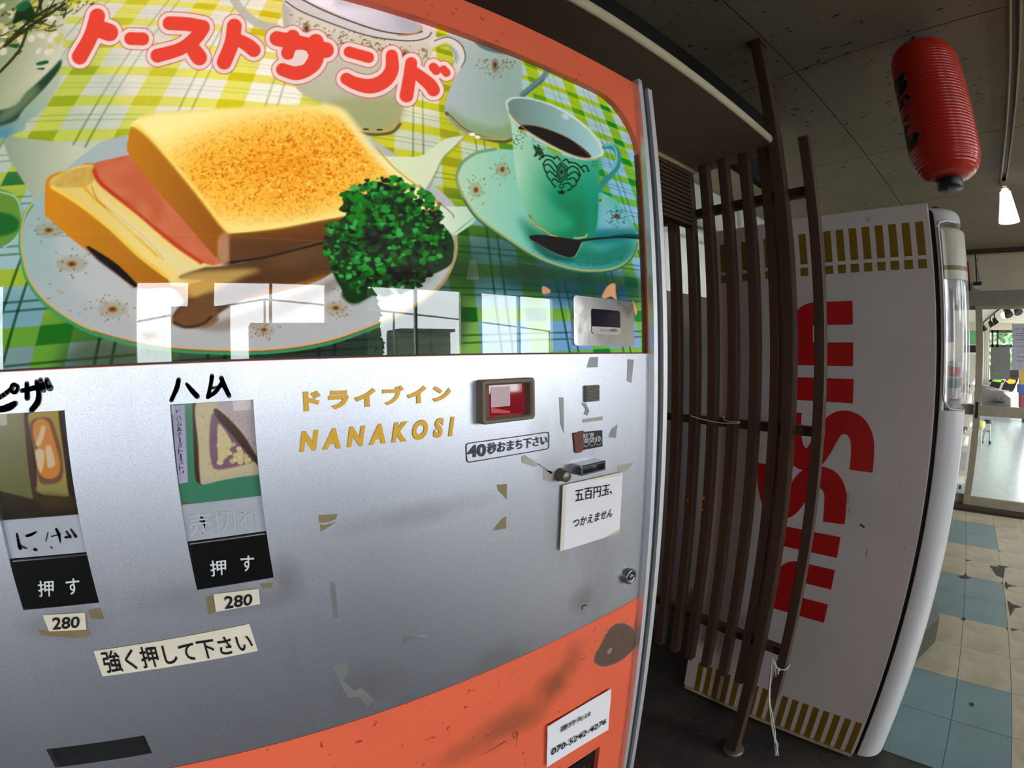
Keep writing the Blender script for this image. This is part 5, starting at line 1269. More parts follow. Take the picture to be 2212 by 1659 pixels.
post = thing('wooden_post', (SX+.01, .457, 0), 'dark brown square wooden post from floor to ceiling in front of the slats', 'post')
m = MB(); m.bbox(SX-.012, SX+.028, .440, .474, .012, CEIL, .003); m.build('shaft', M_wood, post)
m = MB(); m.lathe([(.040, .0), (.040, .006), (.036, .012), (.001, .012)], (SX+.008, .457, 0), 24); m.build('foot_plate', mat('worn_steel_plate', (120, 110, 92), .35, .6, var=.2, scale=30), post)
m = MB(); m.bbox(SX-.018, SX+.034, .434, .480, CEIL-.012, CEIL, .003); m.build('top_block', M_wood, post)
# cable tie and string
M_nylon = mat('white_nylon', (206, 200, 188), .4, var=.05)
tie = MB(); zt = 1.19
P = [tuple(on(0, SX-.012, *p)) for p in ((1492, 898), (1510, 904), (1535, 910), (1560, 914), (1590, 914), (1596, 912))]
tie.tube(P, .0016, 6); tie.tube([tuple(on(0, SX-.006, *p)) for p in ((1562, 899), (1565, 908), (1580, 911), (1592, 911))], .0014, 6); tie.tube([tuple(on(0, SX-.012, *p)) for p in ((1592, 913), (1597, 912))], .0036, 8)
tag(tie.build('cable_tie', M_nylon), 'white nylon cable tie looped around slats beside the middle rail', 'cable tie')
strg = thing('plastic_string', (SX, .37, .45), 'white frayed plastic string knotted on the front slat near its foot', 'string')
M_str = mat('white_plastic_string', (226, 222, 220), .35, var=.10, scale=200, stretch=(1, 1, .05))
yk, zk = on(0, SX-.004, 1668, 1420)[1:]; zk = min(zk, .428)
m = MB(); m.tube([(SX-.004, .388, zk+.014), (SX-.006, .372, zk+.002), (SX-.006, .349, zk+.010), (SX+.016, .348, zk+.008), (SX+.034, .351, zk+.004), (SX+.034, .390, zk+.004), (SX+.016, .391, zk+.008), (SX-.004, .388, zk+.014)], .0022, 6); m.lathe([(.001, -.006), (.006, -.003), (.006, .003), (.001, .006)], (SX-.006, .371, zk+.001), 10); m.build('knot_loop', M_str, strg)
def ribbon(name, px, w, seed):
    rs = random.Random(seed); m = MB()
    for k in range(5):
        path = [on(0, SX-.006-.002*k*.4, a+rs.uniform(-1, 1)*(.5+i*.8), b) for i, (a, b) in enumerate(px)]
        path = crom(np.array(path), closed=False, n=4); m.tube([tuple(p) for p in path], np.linspace(w*.5, w*.35, len(path)), 5)
    m.build(name, M_str, strg)
ribbon('tail', [(1668, 1422), (1665, 1455), (1662, 1500), (1666, 1545), (1672, 1585), (1678, 1610), (1680, 1632)], .0042, 1)
ribbon('tail', [(1669, 1422), (1674, 1442), (1676, 1462)], .0022, 2)
ribbon('tail', [(1670, 1422), (1676, 1438), (1682, 1456)], .0024, 3)

# ================================================================ noodle vending machine, seen from its left flank
A0 = np.array([1.49, .07]); DD = np.array([-.07, 1.0])/1.00245; WW = np.array([1.0, .07])/1.00245
ang = math.atan2(WW[1], WW[0])
def NP(w, s, z): q = A0+WW*w+DD*s; return (q[0], q[1], z)
NV = thing('noodle_vending_machine', (*(A0+WW*.37+DD*.35), 0), 'white noodle vending machine with gold bars and red lettering on its side', 'vending machine')
M_nw = mat('aged_white_enamel', (200, 192, 187), .45, var=.03, scale=5)
overlay(M_nw, ramp_noise(M_nw, 3, .5, .75, detail=7), (182, 172, 160), .5)
overlay(M_nw, ramp_noise(M_nw, 26, .70, .76, detail=4), (120, 108, 96), .5)
M_ngold = mat('ochre_gold_print', (118, 92, 8), .45, var=.10, scale=30)
M_nred = mat('faded_red_print', (176, 14, 10), .45, var=.08, scale=8)
M_dirt = mat('dirty_cream_edge', (176, 158, 128), .7, var=.25, scale=30)
def nbox(m, w0, w1, s0, s1, z0, z1, r=0.0):
    c = [NP(w, s, z) for z in (z0, z1) for s in (s0, s1) for w in (w0, w1)]
    if r:
        bm = bmesh.new(); vs_ = [bm.verts.new(p) for p in c]
        for f in ((0, 2, 3, 1), (4, 5, 7, 6), (0, 1, 5, 4), (2, 6, 7, 3), (0, 4, 6, 2), (1, 3, 7, 5)): bm.faces.new([vs_[i] for i in f])
        bmesh.ops.bevel(bm, geom=bm.edges[:], offset=r, segments=3, affect='EDGES', profile=.5); m.bm(bm)
    else: m.add(c, [(0, 2, 3, 1), (4, 5, 7, 6), (0, 1, 5, 4), (2, 6, 7, 3), (0, 4, 6, 2), (1, 3, 7, 5)])
    return m
nbox(MB(), 0, .74, 0.004, .735, .026, 1.822, .004).build('cabinet', M_nw, NV)
nbox(MB(), .004, .736, .006, .73, .006, .026).build('plinth', M_dirt, NV)
nbox(MB(), .006, .73, -.006, .01, .03, 1.80).build('door_gap', M_black, NV)
for w in (.06, .68):
    for s in (.06, .67):
        c = NP(w, s, 0); m = MB(); m.lathe([(.022, 0), (.022, .006), (.012, .007)], c, 12); m.build('foot', M_black, NV)
def nflat(name, pts, m_, lift=.0008):
    m = MB(); n_ = (-WW[0]*lift, -WW[1]*lift, 0)
    m.prism([tuple(np.array(NP(0, s, z))+np.array(n_)) for s, z in pts], (WW[0]*lift*.6, WW[1]*lift*.6, 0)); return m.build(name, m_, NV)
bar0 = {}
def nbar(kind, s0, s1, z0, z1):
    if kind not in bar0: bar0[kind] = (nflat('gold_bar', [(s0, z0), (s1, z0), (s1, z1), (s0, z1)], M_ngold), s0)
    else:
        o = bar0[kind][0].copy(); COL.objects.link(o); o.parent = NV; d = DD*(s0-bar0[kind][1]); o.location = Vector((d[0], d[1], 0))
for k in range(17):
    s = .0235+.0403*k
    nbar('t', s, s+.0228, 1.672, 1.769); nbar('q', s, s+.0245, 1.635, 1.661); nbar('b', s-.009, s+.0145, .024, .171)
# red lettering running up the flank
R_ = .0362
def letter(name, polys):
    m = MB()
    for pts in polys: m.prism([tuple(np.array(NP(-.0009, s, z))) for s, z in pts], (WW[0]*.0005, WW[1]*.0005, 0))
    return m.build(name, M_nred, NV)
def arc(cs, cz, r, a0, a1, n=14): return [(cs+r*math.cos(math.radians(a)), cz+r*math.sin(math.radians(a))) for a in np.linspace(a0, a1, n)]
def n_letter(zb, zt, s0, s1):
    b = .0705
    return [[(s0, zt-b), (s1-b, zt-b), (s1-b, zb+b), (s0, zb+b), (s0, zb), (s1, zb), *arc(s1-.075, zt-.075, .075, 0, 90), (s0, zt)]]
letter('lettering', n_letter(1.357, 1.551, .2505, .448))
letter('lettering', [[(.2475, 1.247), (.445, 1.247), (.445, 1.319), (.2475, 1.319)]])
letter('lettering', [[(.243, .757), (.441, .757), (.441, .828), (.243, .828)]])
letter('lettering', n_letter(.518, .7145, .2425, .440))
def sstroke(name, px, w=.071):
    P = []
    n3 = np.array([WW[0], WW[1], 0])
    for a, b in px:
        p = on_plane(NP(-.0009, 0, 0), n3, a, b); P.append(((p[:2]-A0)@DD, p[2]))
    P = crom(np.array(P), closed=False, n=8); L = []; R = []
    for i in range(len(P)):
        d = P[min(i+1, len(P)-1)]-P[max(i-1, 0)]; d = d/np.hypot(*d); nn = np.array([-d[1], d[0]])
        L.append(P[i]+nn*w/2); R.append(P[i]-nn*w/2)
    m = MB(); V = [NP(-.0009, *q) for q in L]+[NP(-.0009, *q) for q in R]; V2 = [tuple(np.array(p)+n3*.0005) for p in V]
    N = len(L); m.add(V, [(i, i+1, N+i+1, N+i) for i in range(N-1)]); m.add(V2, [(i, N+i, N+i+1, i+1) for i in range(N-1)])
    return m.build(name, M_nred, NV, fix=False)
sstroke('lettering', [(1860, 1018), (1863, 985), (1862, 950), (1848, 922), (1822, 912), (1800, 922), (1785, 945), (1770, 972), (1754, 990), (1734, 991), (1717, 975), (1709, 945), (1708, 915), (1709, 890)])
sstroke('lettering', [(1801, 1130), (1804, 1095), (1804, 1065), (1792, 1040), (1768, 1031), (1744, 1038), (1728, 1058), (1714, 1080), (1698, 1096), (1680, 1096), (1666, 1080), (1659, 1050), (1658, 1020), (1659, 1003)])
# door with rounded corner and bulging display window
def dprof(r, s_front, s_back, n=10, w1=.742, w0=.0):
    return [(w0, s_back), (w0, s_back-.003)]+[(w0+r-r*math.cos(t), s_front+r-r*math.sin(t)) for t in np.linspace(0, math.pi/2, n)]+[(w1-.03, s_front), (w1, s_front+.03), (w1, s_back)]
M_nd = mat('white_door_enamel', (206, 206, 206), .28, var=.03, scale=6, coat=.2)
overlay(M_nd, ramp_noise(M_nd, 34, .72, .78, detail=4), (130, 118, 104), .5)
ZD0, ZD1 = 1.262, 1.735                              # the display window's bottom and top
def dextr(m, prof, z0, z1, r=0.0):
    n = len(prof)
    lev = [(z0, 0)] + ([(z1-r+r*math.sin(t), r*(1-math.cos(t))) for t in np.linspace(0, math.pi/2, 6)] if r else [(z1, 0)])
    V = []
    cen = np.array([.37, -.02])
    for z, ins in lev:
        for w, s in prof: V.append(NP(w+(ins if w < .2 else -ins if w > .6 else 0), s+(ins if s < .0 else 0), z))
    f = [(i*n+k, i*n+(k+1) % n, (i+1)*n+(k+1) % n, (i+1)*n+k) for i in range(len(lev)-1) for k in range(n)]
    m.add(V, f, smooth=True); m.add(V[:n], [tuple(range(n))]); m.add(V[-n:], [tuple(range(n-1, -1, -1))]); return m
P1 = dprof(.075, -.088, -.008)
m = MB(); dextr(m, P1, .030, ZD0-.02); dextr(m, P1, ZD1+.03, 1.812, .03)
back = [(.0, -.008), (.0, -.016), (.012, -.022), (.73, -.022), (.742, -.008)]
dextr(m, back, ZD0-.02, ZD1+.03); d1 = m.build('door', M_nd, NV)
m = MB(); P = [NP(w, s, z) for w, s, z in [(-.0012, -.018, ZD1+.02), (-.0008, -.024, ZD1+.028), (.006, -.045, ZD1+.032), (.03, -.075, ZD1+.03)]]
m.tube(P, .004, 6); P = [NP(w, s, z) for w, s, z in [(-.001, -.018, ZD1+.015), (-.001, -.018, ZD0+.03), (.0, -.022, ZD0+.005), (.006, -.040, ZD0-.015), (.03, -.078, ZD0-.02)]]; m.tube(P, .003, 6); m.build('window_rim', mat('white_rim', (226, 226, 226), .3), d1)
P2 = dprof(.072, -.096, -.022)
M_cream_p = mat('cream_plastic', (196, 190, 170), .4, var=.04)
m = MB(); dextr(m, P2, 1.603, ZD1+.018, .02); hd = m.build('display_header', M_cream_p, NV)
m = MB(); dextr(m, dprof(.0725, -.0966, -.0225), 1.628, 1.641); m.build('gold_stripe', M_ngold, hd)
M_acry = glass('scuffed_acrylic', 1.5, (.93, .93, .95), 0.06, .22)
m = MB(); pr = dprof(.072, -.096, -.022); n = len(pr)
V = [NP(w, s, z) for z in (ZD0, 1.602) for w, s in pr]; m.add(V, [(k, k+1, n+k+1, n+k) for k in range(n-1)], smooth=True); m.build('display_cover', M_acry, NV)
m = MB(); dextr(m, dprof(.06, -.07, -.022, w0=.02), ZD0-.016, ZD0+.006); m.build('display_floor', mat('grey_tray', (120, 118, 112), .5), NV)
m = MB()
for w in (.05, .11): nbox(m, w, w+.004, -.05, -.024, ZD0+.17, 1.58)
m.build('display_divider', mat('grey_divider', (150, 148, 146), .4), NV)
NZ = lambda w, s, z: NP(w, s, z)
for (w, s, cols) in ((.035, -.046, ((70, 140, 140), (214, 60, 50))), (.115, -.060, ((220, 150, 60), (226, 220, 210)))):
    cx_, cy_, _ = NP(w, s, 0); cup = thing('noodle_cup', (cx_, cy_, ZD0+.01), 'noodle cup with teal and red bands inside display window, next to the flank' if w < .1 else 'noodle cup with orange band in display window, farther from the flank', 'cup', 'sample cups in the display window')
    m = MB(); m.lathe([(.016, 0), (.0205, .095), (.0215, .097), (.0215, .101), (.001, .101)], (cx_, cy_, ZD0+.012), 20); m.build('body', mat('white_cup', (226, 222, 214), .5), cup)
    for k, c in enumerate(cols):
        m = MB(); r0 = .0166+.0036*(.25+.32*k)*1.25
        m.lathe([(r0, .030+.032*k), (r0+.0012, .056+.032*k)], (cx_, cy_, ZD0+.012), 20); m.build('band', mat('cup_band_%d_%d' % (c[0], k), c, .5), cup)
    m = MB(); m.lathe([(.0222, .100), (.0222, .104), (.001, .104)], (cx_, cy_, ZD0+.012), 20); m.build('lid', mat('cup_lid', (206, 206, 204), .3), cup)
nbox(MB(), .05, .74, .02, .70, 1.822, 1.828).build('top_plate', mat('rust_top', (84, 74, 62), .7, var=.2), NV)
c = NP(.09, -.02, 1.812); m = MB(); m.lathe([(.012, 0), (.012, .018), (.001, .022)], c, 14); m.build('hinge_cap', mat('hinge_grey', (110, 104, 98), .4, .5), NV)
nflat('scuff', [(.228, .905), (.233, .92), (.225, .925)], M_dirt); nflat('scuff', [(.155, .79), (.150, .81), (.148, .775)], M_dirt)
nflat('scuff_mark', [(.172, .87), (.190, .878), (.186, .884), (.172, .876)], mat('black_scuff', (60, 52, 48), .6))
# dark waste bin in front of the row
binr = thing('waste_bin', (2.40, .06, 0), 'dark olive waste bin behind the foot of the noodle machine, on the tiles', 'bin')
M_bin = mat('dark_olive_plastic', (52, 54, 42), .5, var=.08); 
prof = [(-.085, .012), (-.072, .15), (-.022, .25), (.16, .25), (.16, .012)]
m = MB(); V = [(2.24+.0, y+.066, z) for y, z in prof]+[(2.46, y, z) for y, z in prof]
n = 5; m.add(V, [(0, 1, 2, 3, 4), (9, 8, 7, 6, 5)]+[(k, n+k, n+(k+1) % n, (k+1) % n) for k in range(n)]); m.build('body', M_bin, binr)
m = MB(); m.prism([(2.462, y*.8+.005, z) for y, z in ((-.085, .03), (-.072, .15), (-.022, .235), (.14, .235), (.14, .03))], (.002, 0, 0)); m.build('end_panel', mat('greenish_panel', (78, 86, 76), .4), binr)
for x, y in ((2.29, .03), (2.43, .03), (2.29, .14), (2.43, .14)):
    m = MB(); m.lathe([(.012, 0), (.012, .012)], (x, y, 0), 10); m.build('foot', M_black, binr)

# ================================================================ red paper lantern
LX, LY = 1.51, .002
LN = thing('paper_lantern', (LX, LY, 2.10), 'large red paper lantern with black brushed characters, hanging from the ceiling', 'lantern')
M_lred = mat('red_lantern_paper', (200, 40, 24), .30, var=.07, scale=12, coat=.25)
prof = []
zb, zt = 1.885, 2.318; R0 = .104
def lr(z):
    t = (z-zb)/(zt-zb); e = .19
    if t < e: q = 1-t/e; return .037+(R0-.037)*math.sqrt(max(0, 1-q**2.3))
    if t > 1-e: q = 1-(1-t)/e; return .040+(R0-.040)*math.sqrt(max(0, 1-q**2.3))
    return R0+.002*math.sin((t-e)/(1-2*e)*math.pi)
NR = 46
for i in range(NR*4+1):
    z = zb+(zt-zb)*i/(NR*4); prof.append((lr(z)+.0011*math.cos(2*math.pi*i/4), z-2.10))
m = MB(); m.lathe(prof, (LX, LY, 2.10), 56); m.build('paper_body', M_lred, LN)
M_ring = mat('black_lantern_ring', (24, 23, 23), .4, var=.15)
m = MB(); m.lathe([(.0405, 0), (.043, .002), (.043, .012), (.040, .014), (.030, .012), (.028, .002)], (LX, LY, zt-.003), 32); m.build('top_ring', M_ring, LN)
m = MB(); m.lathe([(.0375, 0), (.0385, -.004), (.0385, -.028), (.036, -.031), (.001, -.031)], (LX, LY, zb+.004), 32); bc = m.build('bottom_cap', M_ring, LN)
m = MB(); m.lathe([(.0045, 0), (.0045, -.0015), (.001, -.002)], (LX-.012, LY+.004, zb-.027), 10); m.build('screw', mat('screw_grey', (90, 90, 88), .3, .8), bc)
m = MB(); m.tube([(LX, LY-.042, zt+.008), (LX, LY-.025, zt+.018), (LX, LY, zt+.020), (LX, LY+.025, zt+.018), (LX, LY+.042, zt+.008)], .0022, 6); m.tube([(LX, LY, zt+.019), (LX-.004, LY+.006, zt+.027), (LX, LY+.009, CEIL-.008), (LX, LY+.009, CEIL)], .0035, 6); m.lathe([(.006, 0), (.007, -.006), (.004, -.012)], (LX, LY+.009, CEIL), 10); m.build('hook', M_ring, LN)
# brushed characters wrapped on the paper
def lantern_text(ch, zc_, hgt, a0, wid, off, m, grow=0.0):
    co, faces = text_mesh(ch, off+grow, 0.15)
    lo, hi = text_mesh(ch, off, .15)[0].min(0), text_mesh(ch, off, .15)[0].max(0)
    u = (co-(lo+hi)/2)/(hi-lo)
    bm = bmesh.new(); vs_ = [bm.verts.new((p[0]*wid, p[1]*hgt, 0)) for p in u]
    for f in faces:
        try: bm.faces.new([vs_[i] for i in f])
        except ValueError: pass
    bmesh.ops.triangulate(bm, faces=bm.faces[:]); bmesh.ops.subdivide_edges(bm, edges=[e for e in bm.edges if e.calc_length() > .012], cuts=2, use_grid_fill=True)
    bm.verts.index_update(); V = []
    for v in bm.verts:
        z = zc_+v.co.y; a = a0+v.co.x/R0; r = lr(z)+.0016+(.0006 if not grow else 0); V.append((LX-r*math.cos(a), LY-r*math.sin(a), z))
    m.add(V, [[v.index for v in f.verts] for f in bm.faces], smooth=False); bm.free()
mi, me_ = MB(), MB(); LA = math.radians(-72)
for k, ch in enumerate('うどん'):
    zc_ = (2.165, 2.094, 2.012)[k]; hh = (.078, .080, .086)[k]
    lantern_text(ch, zc_, hh, LA, .145, .07, mi); lantern_text(ch, zc_, hh, LA, .145, .07, me_, .024)
me_.build('character_edge', mat('pink_character_edge', (170, 110, 104), .5), LN, fix=False); mi.build('character', mat('lantern_ink', (14, 12, 12), .5, var=.1), LN, fix=False)

# ================================================================ lighting track on the ceiling with one lit spot lamp
TRY = -.30
trk = thing('lighting_track', (2.4, TRY, CEIL), 'beige lighting track running along the ceiling towards the glazed door', 'lighting track')
M_trk = mat('ivory_track', (168, 150, 120), .4, .2, var=.08)
m = MB(); m.box(.9, 3.16, TRY-.018, TRY-.012, CEIL-.022, CEIL); m.box(.9, 3.16, TRY+.012, TRY+.018, CEIL-.022, CEIL); m.box(.9, 3.16, TRY-.012, TRY+.012, CEIL-.006, CEIL); m.build('channel', M_trk, trk)
m = MB(); m.box(.9, 3.16, TRY-.011, TRY+.011, CEIL-.0075, CEIL-.006); m.build('conductor', mat('dark_copper', (80, 60, 40), .5, .4), trk)  # conductor strip in a plain dark copper brown
lmp = thing('track_lamp', (3.18, TRY+.005, CEIL), 'white glass cone lamp, lit, at the end of the ceiling track', 'lamp')
LX2, LY2 = 3.0, None
pt = on(0, 3.05, 2175, 412); pb_ = on(0, 3.05, 2176, 480); ly = (pt[1]+pb_[1])/2; zt2, zb2 = pt[2], pb_[2]
pw = on(0, 3.05, 2152, 480), on(0, 3.05, 2199, 480); rw = abs(pw[0][1]-pw[1][1])/2
pw2 = on(0, 3.05, 2163, 415), on(0, 3.05, 2188, 415); rt = abs(pw2[0][1]-pw2[1][1])/2
m = MB(); m.box(3.02, 3.10, TRY-.014, TRY+.014, CEIL-.05, CEIL-.02); m.tube([(3.05, TRY+.004, CEIL-.04), (3.05, ly+.014, zt2+.045), (3.05, ly+.012, zt2+.012)], .008, 8); m.build('bracket', mat('ivory_bracket', (190, 178, 156), .4), lmp)
m = MB(); m.lathe([(.012, .012), (.022, .010), (rt*.6, .004), (rt, -.006), (rt*1.04, -.02), (rw, zb2-zt2), (rw*.97, zb2-zt2), (rt*.98, -.02), (rt*.9, -.010)], (3.05, ly, zt2), 28)
m.build('shade', glow('frosted_lit_glass', (236, 236, 240), 1.1), lmp)
m = MB(); m.lathe([(.001, .03), (.02, .02), (.026, 0), (.018, -.022), (.001, -.028)], (3.05, ly, zb2+.05), 16); m.build('bulb', glow('lit_bulb', (255, 250, 244), 14), lmp)

# ================================================================ things about the glazed partition
XW = XR-.001
def on_wall(pp, x): return [tuple(on(0, x, *p)) for p in pp]
s182 = 182/1659
def Z1_(pp): return [(2030+x*s182, 480+y*s182) for x, y in pp]
def Z2_(pp): return [(2030+x*s182, 640+y*s182) for x, y in pp]
def Z3_(pp): return [(2030+x*s182, 780+y*s182) for x, y in pp]
def wflat(name, pp, m_, parent=None, x=XW, th=.003):
    m = MB(); m.prism(on_wall(pp, x), (th, 0, 0)); return m.build(name, m_, parent)
rp = thing('wall_banner', tuple(on(0, XW-.012, *Z1_([(530, 1060)])[0])), 'red banner with dark lower end on the beam wall above the door', 'banner')
wflat('cloth', Z1_([(380, 775), (565, 775), (598, 1225), (380, 1228)]), mat('red_banner_cloth', (150, 26, 36), .7, var=.06), rp, XW-.014, .010)
wflat('dark_end', Z1_([(380, 1228), (598, 1225), (607, 1355), (380, 1355)]), mat('dark_banner_end', (52, 44, 44), .7), rp, XW-.014, .010)
fl = thing('flood_lamp', tuple(on(0, XW-.06, *Z1_([(740, 1250)])[0])), 'small hanging floodlight with black housing over the glazed door', 'lamp')
b0 = on(0, XW-.06, *Z1_([(665, 1190)])[0]); b1 = on(0, XW-.06, *Z1_([(832, 1325)])[0])
m = MB(); m.prism([(XW-.11, b0[1]+.004, b0[2]), (XW-.11, b1[1], b0[2]), (XW-.11, b1[1]+.006, (b0[2]+b1[2])/2), (XW-.11, b0[1]+.012, (b0[2]+b1[2])/2)], (.08, 0, 0)); m.build('housing', M_black, fl)
m = MB(); m.prism([(XW-.105, b0[1]+.010, (b0[2]+b1[2])/2), (XW-.105, b1[1]+.006, (b0[2]+b1[2])/2), (XW-.09, b1[1]+.02, b1[2]), (XW-.09, b0[1], b1[2]+.008)], (.06, 0, 0)); m.build('lens', mat('flood_lens', (176, 178, 170), .2), fl)
tp_ = on(0, XW-.06, *Z1_([(712, 800)])[0]); md = on(0, XW-.06, *Z1_([(728, 1190)])[0])
m = MB(); m.tube([(XW-.06, tp_[1], CEIL-.05), (XW-.06, tp_[1], tp_[2]), (XW-.06, md[1], md[2])], .007, 6); m.tube([(XW-.05, tp_[1]-.03, tp_[2]+.05), (XW-.06, tp_[1], tp_[2]), (XW-.06, md[1]-.02, md[2]+.06), (XW-.06, md[1]-.03, md[2])], .003, 5); m.build('stem', M_black, fl)
for k, (pp, lab) in enumerate((([(1420, 545), (2100, 545), (2100, 985), (1430, 985)], 'upper lilac-white notice taped to the glass of the sliding door'), ([(1430, 990), (2100, 990), (2100, 1455), (1415, 1450)], 'lower lilac-white notice taped to the glass of the sliding door'))):
    q = on_wall(Z2_(pp), XR+.010); c = np.mean(q, 0); pn = thing('door_notice', tuple(c), lab, 'notice', 'notices on the sliding door')
    m = MB(); m.prism(q, (.0008, 0, 0)); m.build('paper', mat('lilac_notice_paper', (196, 192, 206), .8), pn)
    lines = [('たばこはそとで', (1480, 620), (1800, 655)), ('お願い', (1615, 680), (1800, 710)), ('ゲームコーナーでは', (1490, 725), (1800, 745)), ('飲食をしないで', (1475, 765), (1800, 785)), ('下さい', (1520, 805), (1660, 820)), ('よろしく', (1475, 840), (1800, 860))] if k == 0 else [('ゲーム', (1530, 1085), (1700, 1125)), ('れん動', (1520, 1175), (1700, 1215)), ('ないで', (1520, 1250), (1700, 1290))]
    for body, (xa, ya), (xb, yb2) in lines[:2] if k == 0 else lines:
        text_quad('lettering', body, on_wall(Z2_([(xa, ya), (xb, ya), (xb, yb2), (xa, yb2)]), XR+.0095), M_print, pn, offset=.01)
    if k == 0:
        for body, (xa, ya), (xb, yb2) in lines[2:]:
            m = MB(); m.prism(on_wall(Z2_([(xa, ya+4), (xb, ya+4), (xb, yb2-4), (xa, yb2-4)]), XR+.0093), (.0003, 0, 0)); m.build('small_print', mat('faded_print', (120, 114, 130), .6), pn)
q = on_wall(Z2_([(1000, 1005), (1385, 1000), (1385, 1640), (985, 1640)]), XR+.02); bd = thing('grey_board', tuple(np.mean(q, 0)), 'plain grey sheet fixed behind the glass of the sliding door', 'board')
m = MB(); m.prism(q, (.004, 0, 0)); m.build('sheet', mat('grey_sheet', (148, 152, 144), .6, var=.04), bd)
m = MB(); m.prism(on_wall(Z2_([(1060, 1515), (1140, 1518), (1140, 1526), (1060, 1523)]), XR+.019), (.0005, 0, 0)); m.build('label', M_white, bd)

# ---------------------------------------------------------------- games room beyond
def fx(px, py, x): return on(0, x, px, py)
# capsule machines behind the fixed leaf
shelf_z = []
for k, (pc, r_px, lab) in enumerate((((2083, 830), 25, 'upper capsule toy globe with brown toys behind the glass'), ((2078, 921), 24, 'lower capsule toy globe with red and yellow balls behind the glass'))):
    X0 = 5.85; c = fx(*pc, X0); r = abs(fx(pc[0]+r_px, pc[1], X0)[1]-c[1]); shelf_z.append(c[2]-r*1.5-.002)
    t = thing('capsule_machine', (c[0], c[1], c[2]-r), lab, 'toy machine', 'capsule machines beyond the glass')
    m = MB(); m.lathe([(r*.62, -r*.86), (r*.9, -r*.45), (r, 0), (r*.9, r*.45), (r*.62, r*.8), (r*.3, r*.96), (.001, r)], (c[0], c[1], c[2]), 24); m.build('globe', glass('globe_plastic', 1.4, (.95, .95, .92), .02, .08), t)
    m = MB(); m.lathe([(r*.7, -r*1.5), (r*.7, -r*.84), (.001, -r*.84)], (c[0], c[1], c[2]), 20); m.build('base', mat('capsule_base', (206, 200, 184), .5), t)
    rs = random.Random(9+k); cols = [(150, 40, 34), (206, 178, 80), (40, 70, 130), (196, 190, 180)] if k else [(110, 70, 46), (180, 150, 110), (96, 58, 40), (196, 176, 140)]
    for i in range(16):
        a = rs.uniform(0, 6.28); q = r*.62*math.sqrt(rs.random()); zz = c[2]-r*.6+rs.random()*r*.75; rr = r*.2
        if math.hypot(q, zz-c[2]) > r*.75: continue
        m = MB(); m.lathe([(rr*math.sin(b), -rr*math.cos(b)) for b in np.linspace(.05, 3.09, 7)], (c[0]+q*math.cos(a), c[1]+q*math.sin(a), zz), 10); m.build('capsule', mat('capsule_%d_%d' % (k, i % 4), cols[i % 4], .35), t)
cab = thing('capsule_stand', (5.95, .05, 0), 'cream metal stand carrying the two capsule globes', 'stand')
c = fx(2083, 830, 5.85)
m = MB(); m.box(6.12, 6.16, c[1]-.14, c[1]+.35, .05, 1.42); m.box(5.72, 6.12, c[1]-.10, c[1]+.35, .05, .07); m.build('back_panel', mat('cream_steel', (214, 212, 196), .5), cab)
for z in shelf_z:
    m = MB(); m.box(5.70, 6.12, c[1]-.09, c[1]+.35, z-.02, z); m.build('shelf', MATS['cream_steel'], cab)
m = MB(); m.box(5.74, 6.02, c[1]-.085, c[1]+.30, .20, .40); m.build('lower_unit', mat('pale_grey_unit', (196, 196, 190), .4), cab)
for x, y in ((5.76, -.06), (6.08, -.06), (6.08, .3)):
    m = MB(); m.lathe([(.012, 0), (.012, .05)], (x, c[1]+y, 0), 8); m.build('leg', M_black, cab)
gb = fx(2100, 722, 8.9)
# green poster board and dark shelf on the far wall, left of the post
def far_panel(name, pp, m_, lab, cat, x=15.968, th=.03):
    q = [tuple(fx(2030+a*s182, 640+b*s182, x)) for a, b in pp]; c = np.mean(q, 0); t = thing(name, tuple(c), lab, cat); m = MB(); m.prism(q, (th, 0, 0)); m.build('panel', m_, t); return t
far_panel('green_board', [(480, 680), (735, 680), (735, 935), (480, 950)], mat('green_board_paint', (96, 168, 120), .6, var=.1, scale=3), 'pale green board on the far wall of the games room', 'board')
far_panel('wall_television', [(480, 965), (735, 965), (735, 1105), (480, 1105)], mat('dark_screen', (22, 20, 24), .2), 'dark wide screen below the green board on the far wall', 'television', 15.8)
far_panel('white_cupboard', [(480, 1110), (735, 1110), (735, 1368), (480, 1350)], mat('white_cupboard_paint', (226, 220, 204), .5), 'white cupboard front below the dark screen on the far wall', 'cupboard', 15.85)
# curtain
q0 = fx(2124, 722, 15.8)
cu = thing('curtain', (15.8, q0[1], 1.0), 'pale narrow curtain hanging at the left edge of the games room window', 'curtain')
m = MB(); V = []
for i in range(13):
    yy = -.56-.24*i/12; xx = 15.92+.03*math.sin(i*1.9)
    V += [(xx, yy, .012), (xx, yy, 2.24)]
m.add(V, [(2*i, 2*i+2, 2*i+3, 2*i+1) for i in range(12)], smooth=True); m.build('cloth', mat('pale_curtain', (214, 214, 200), .8), cu, fix=False)
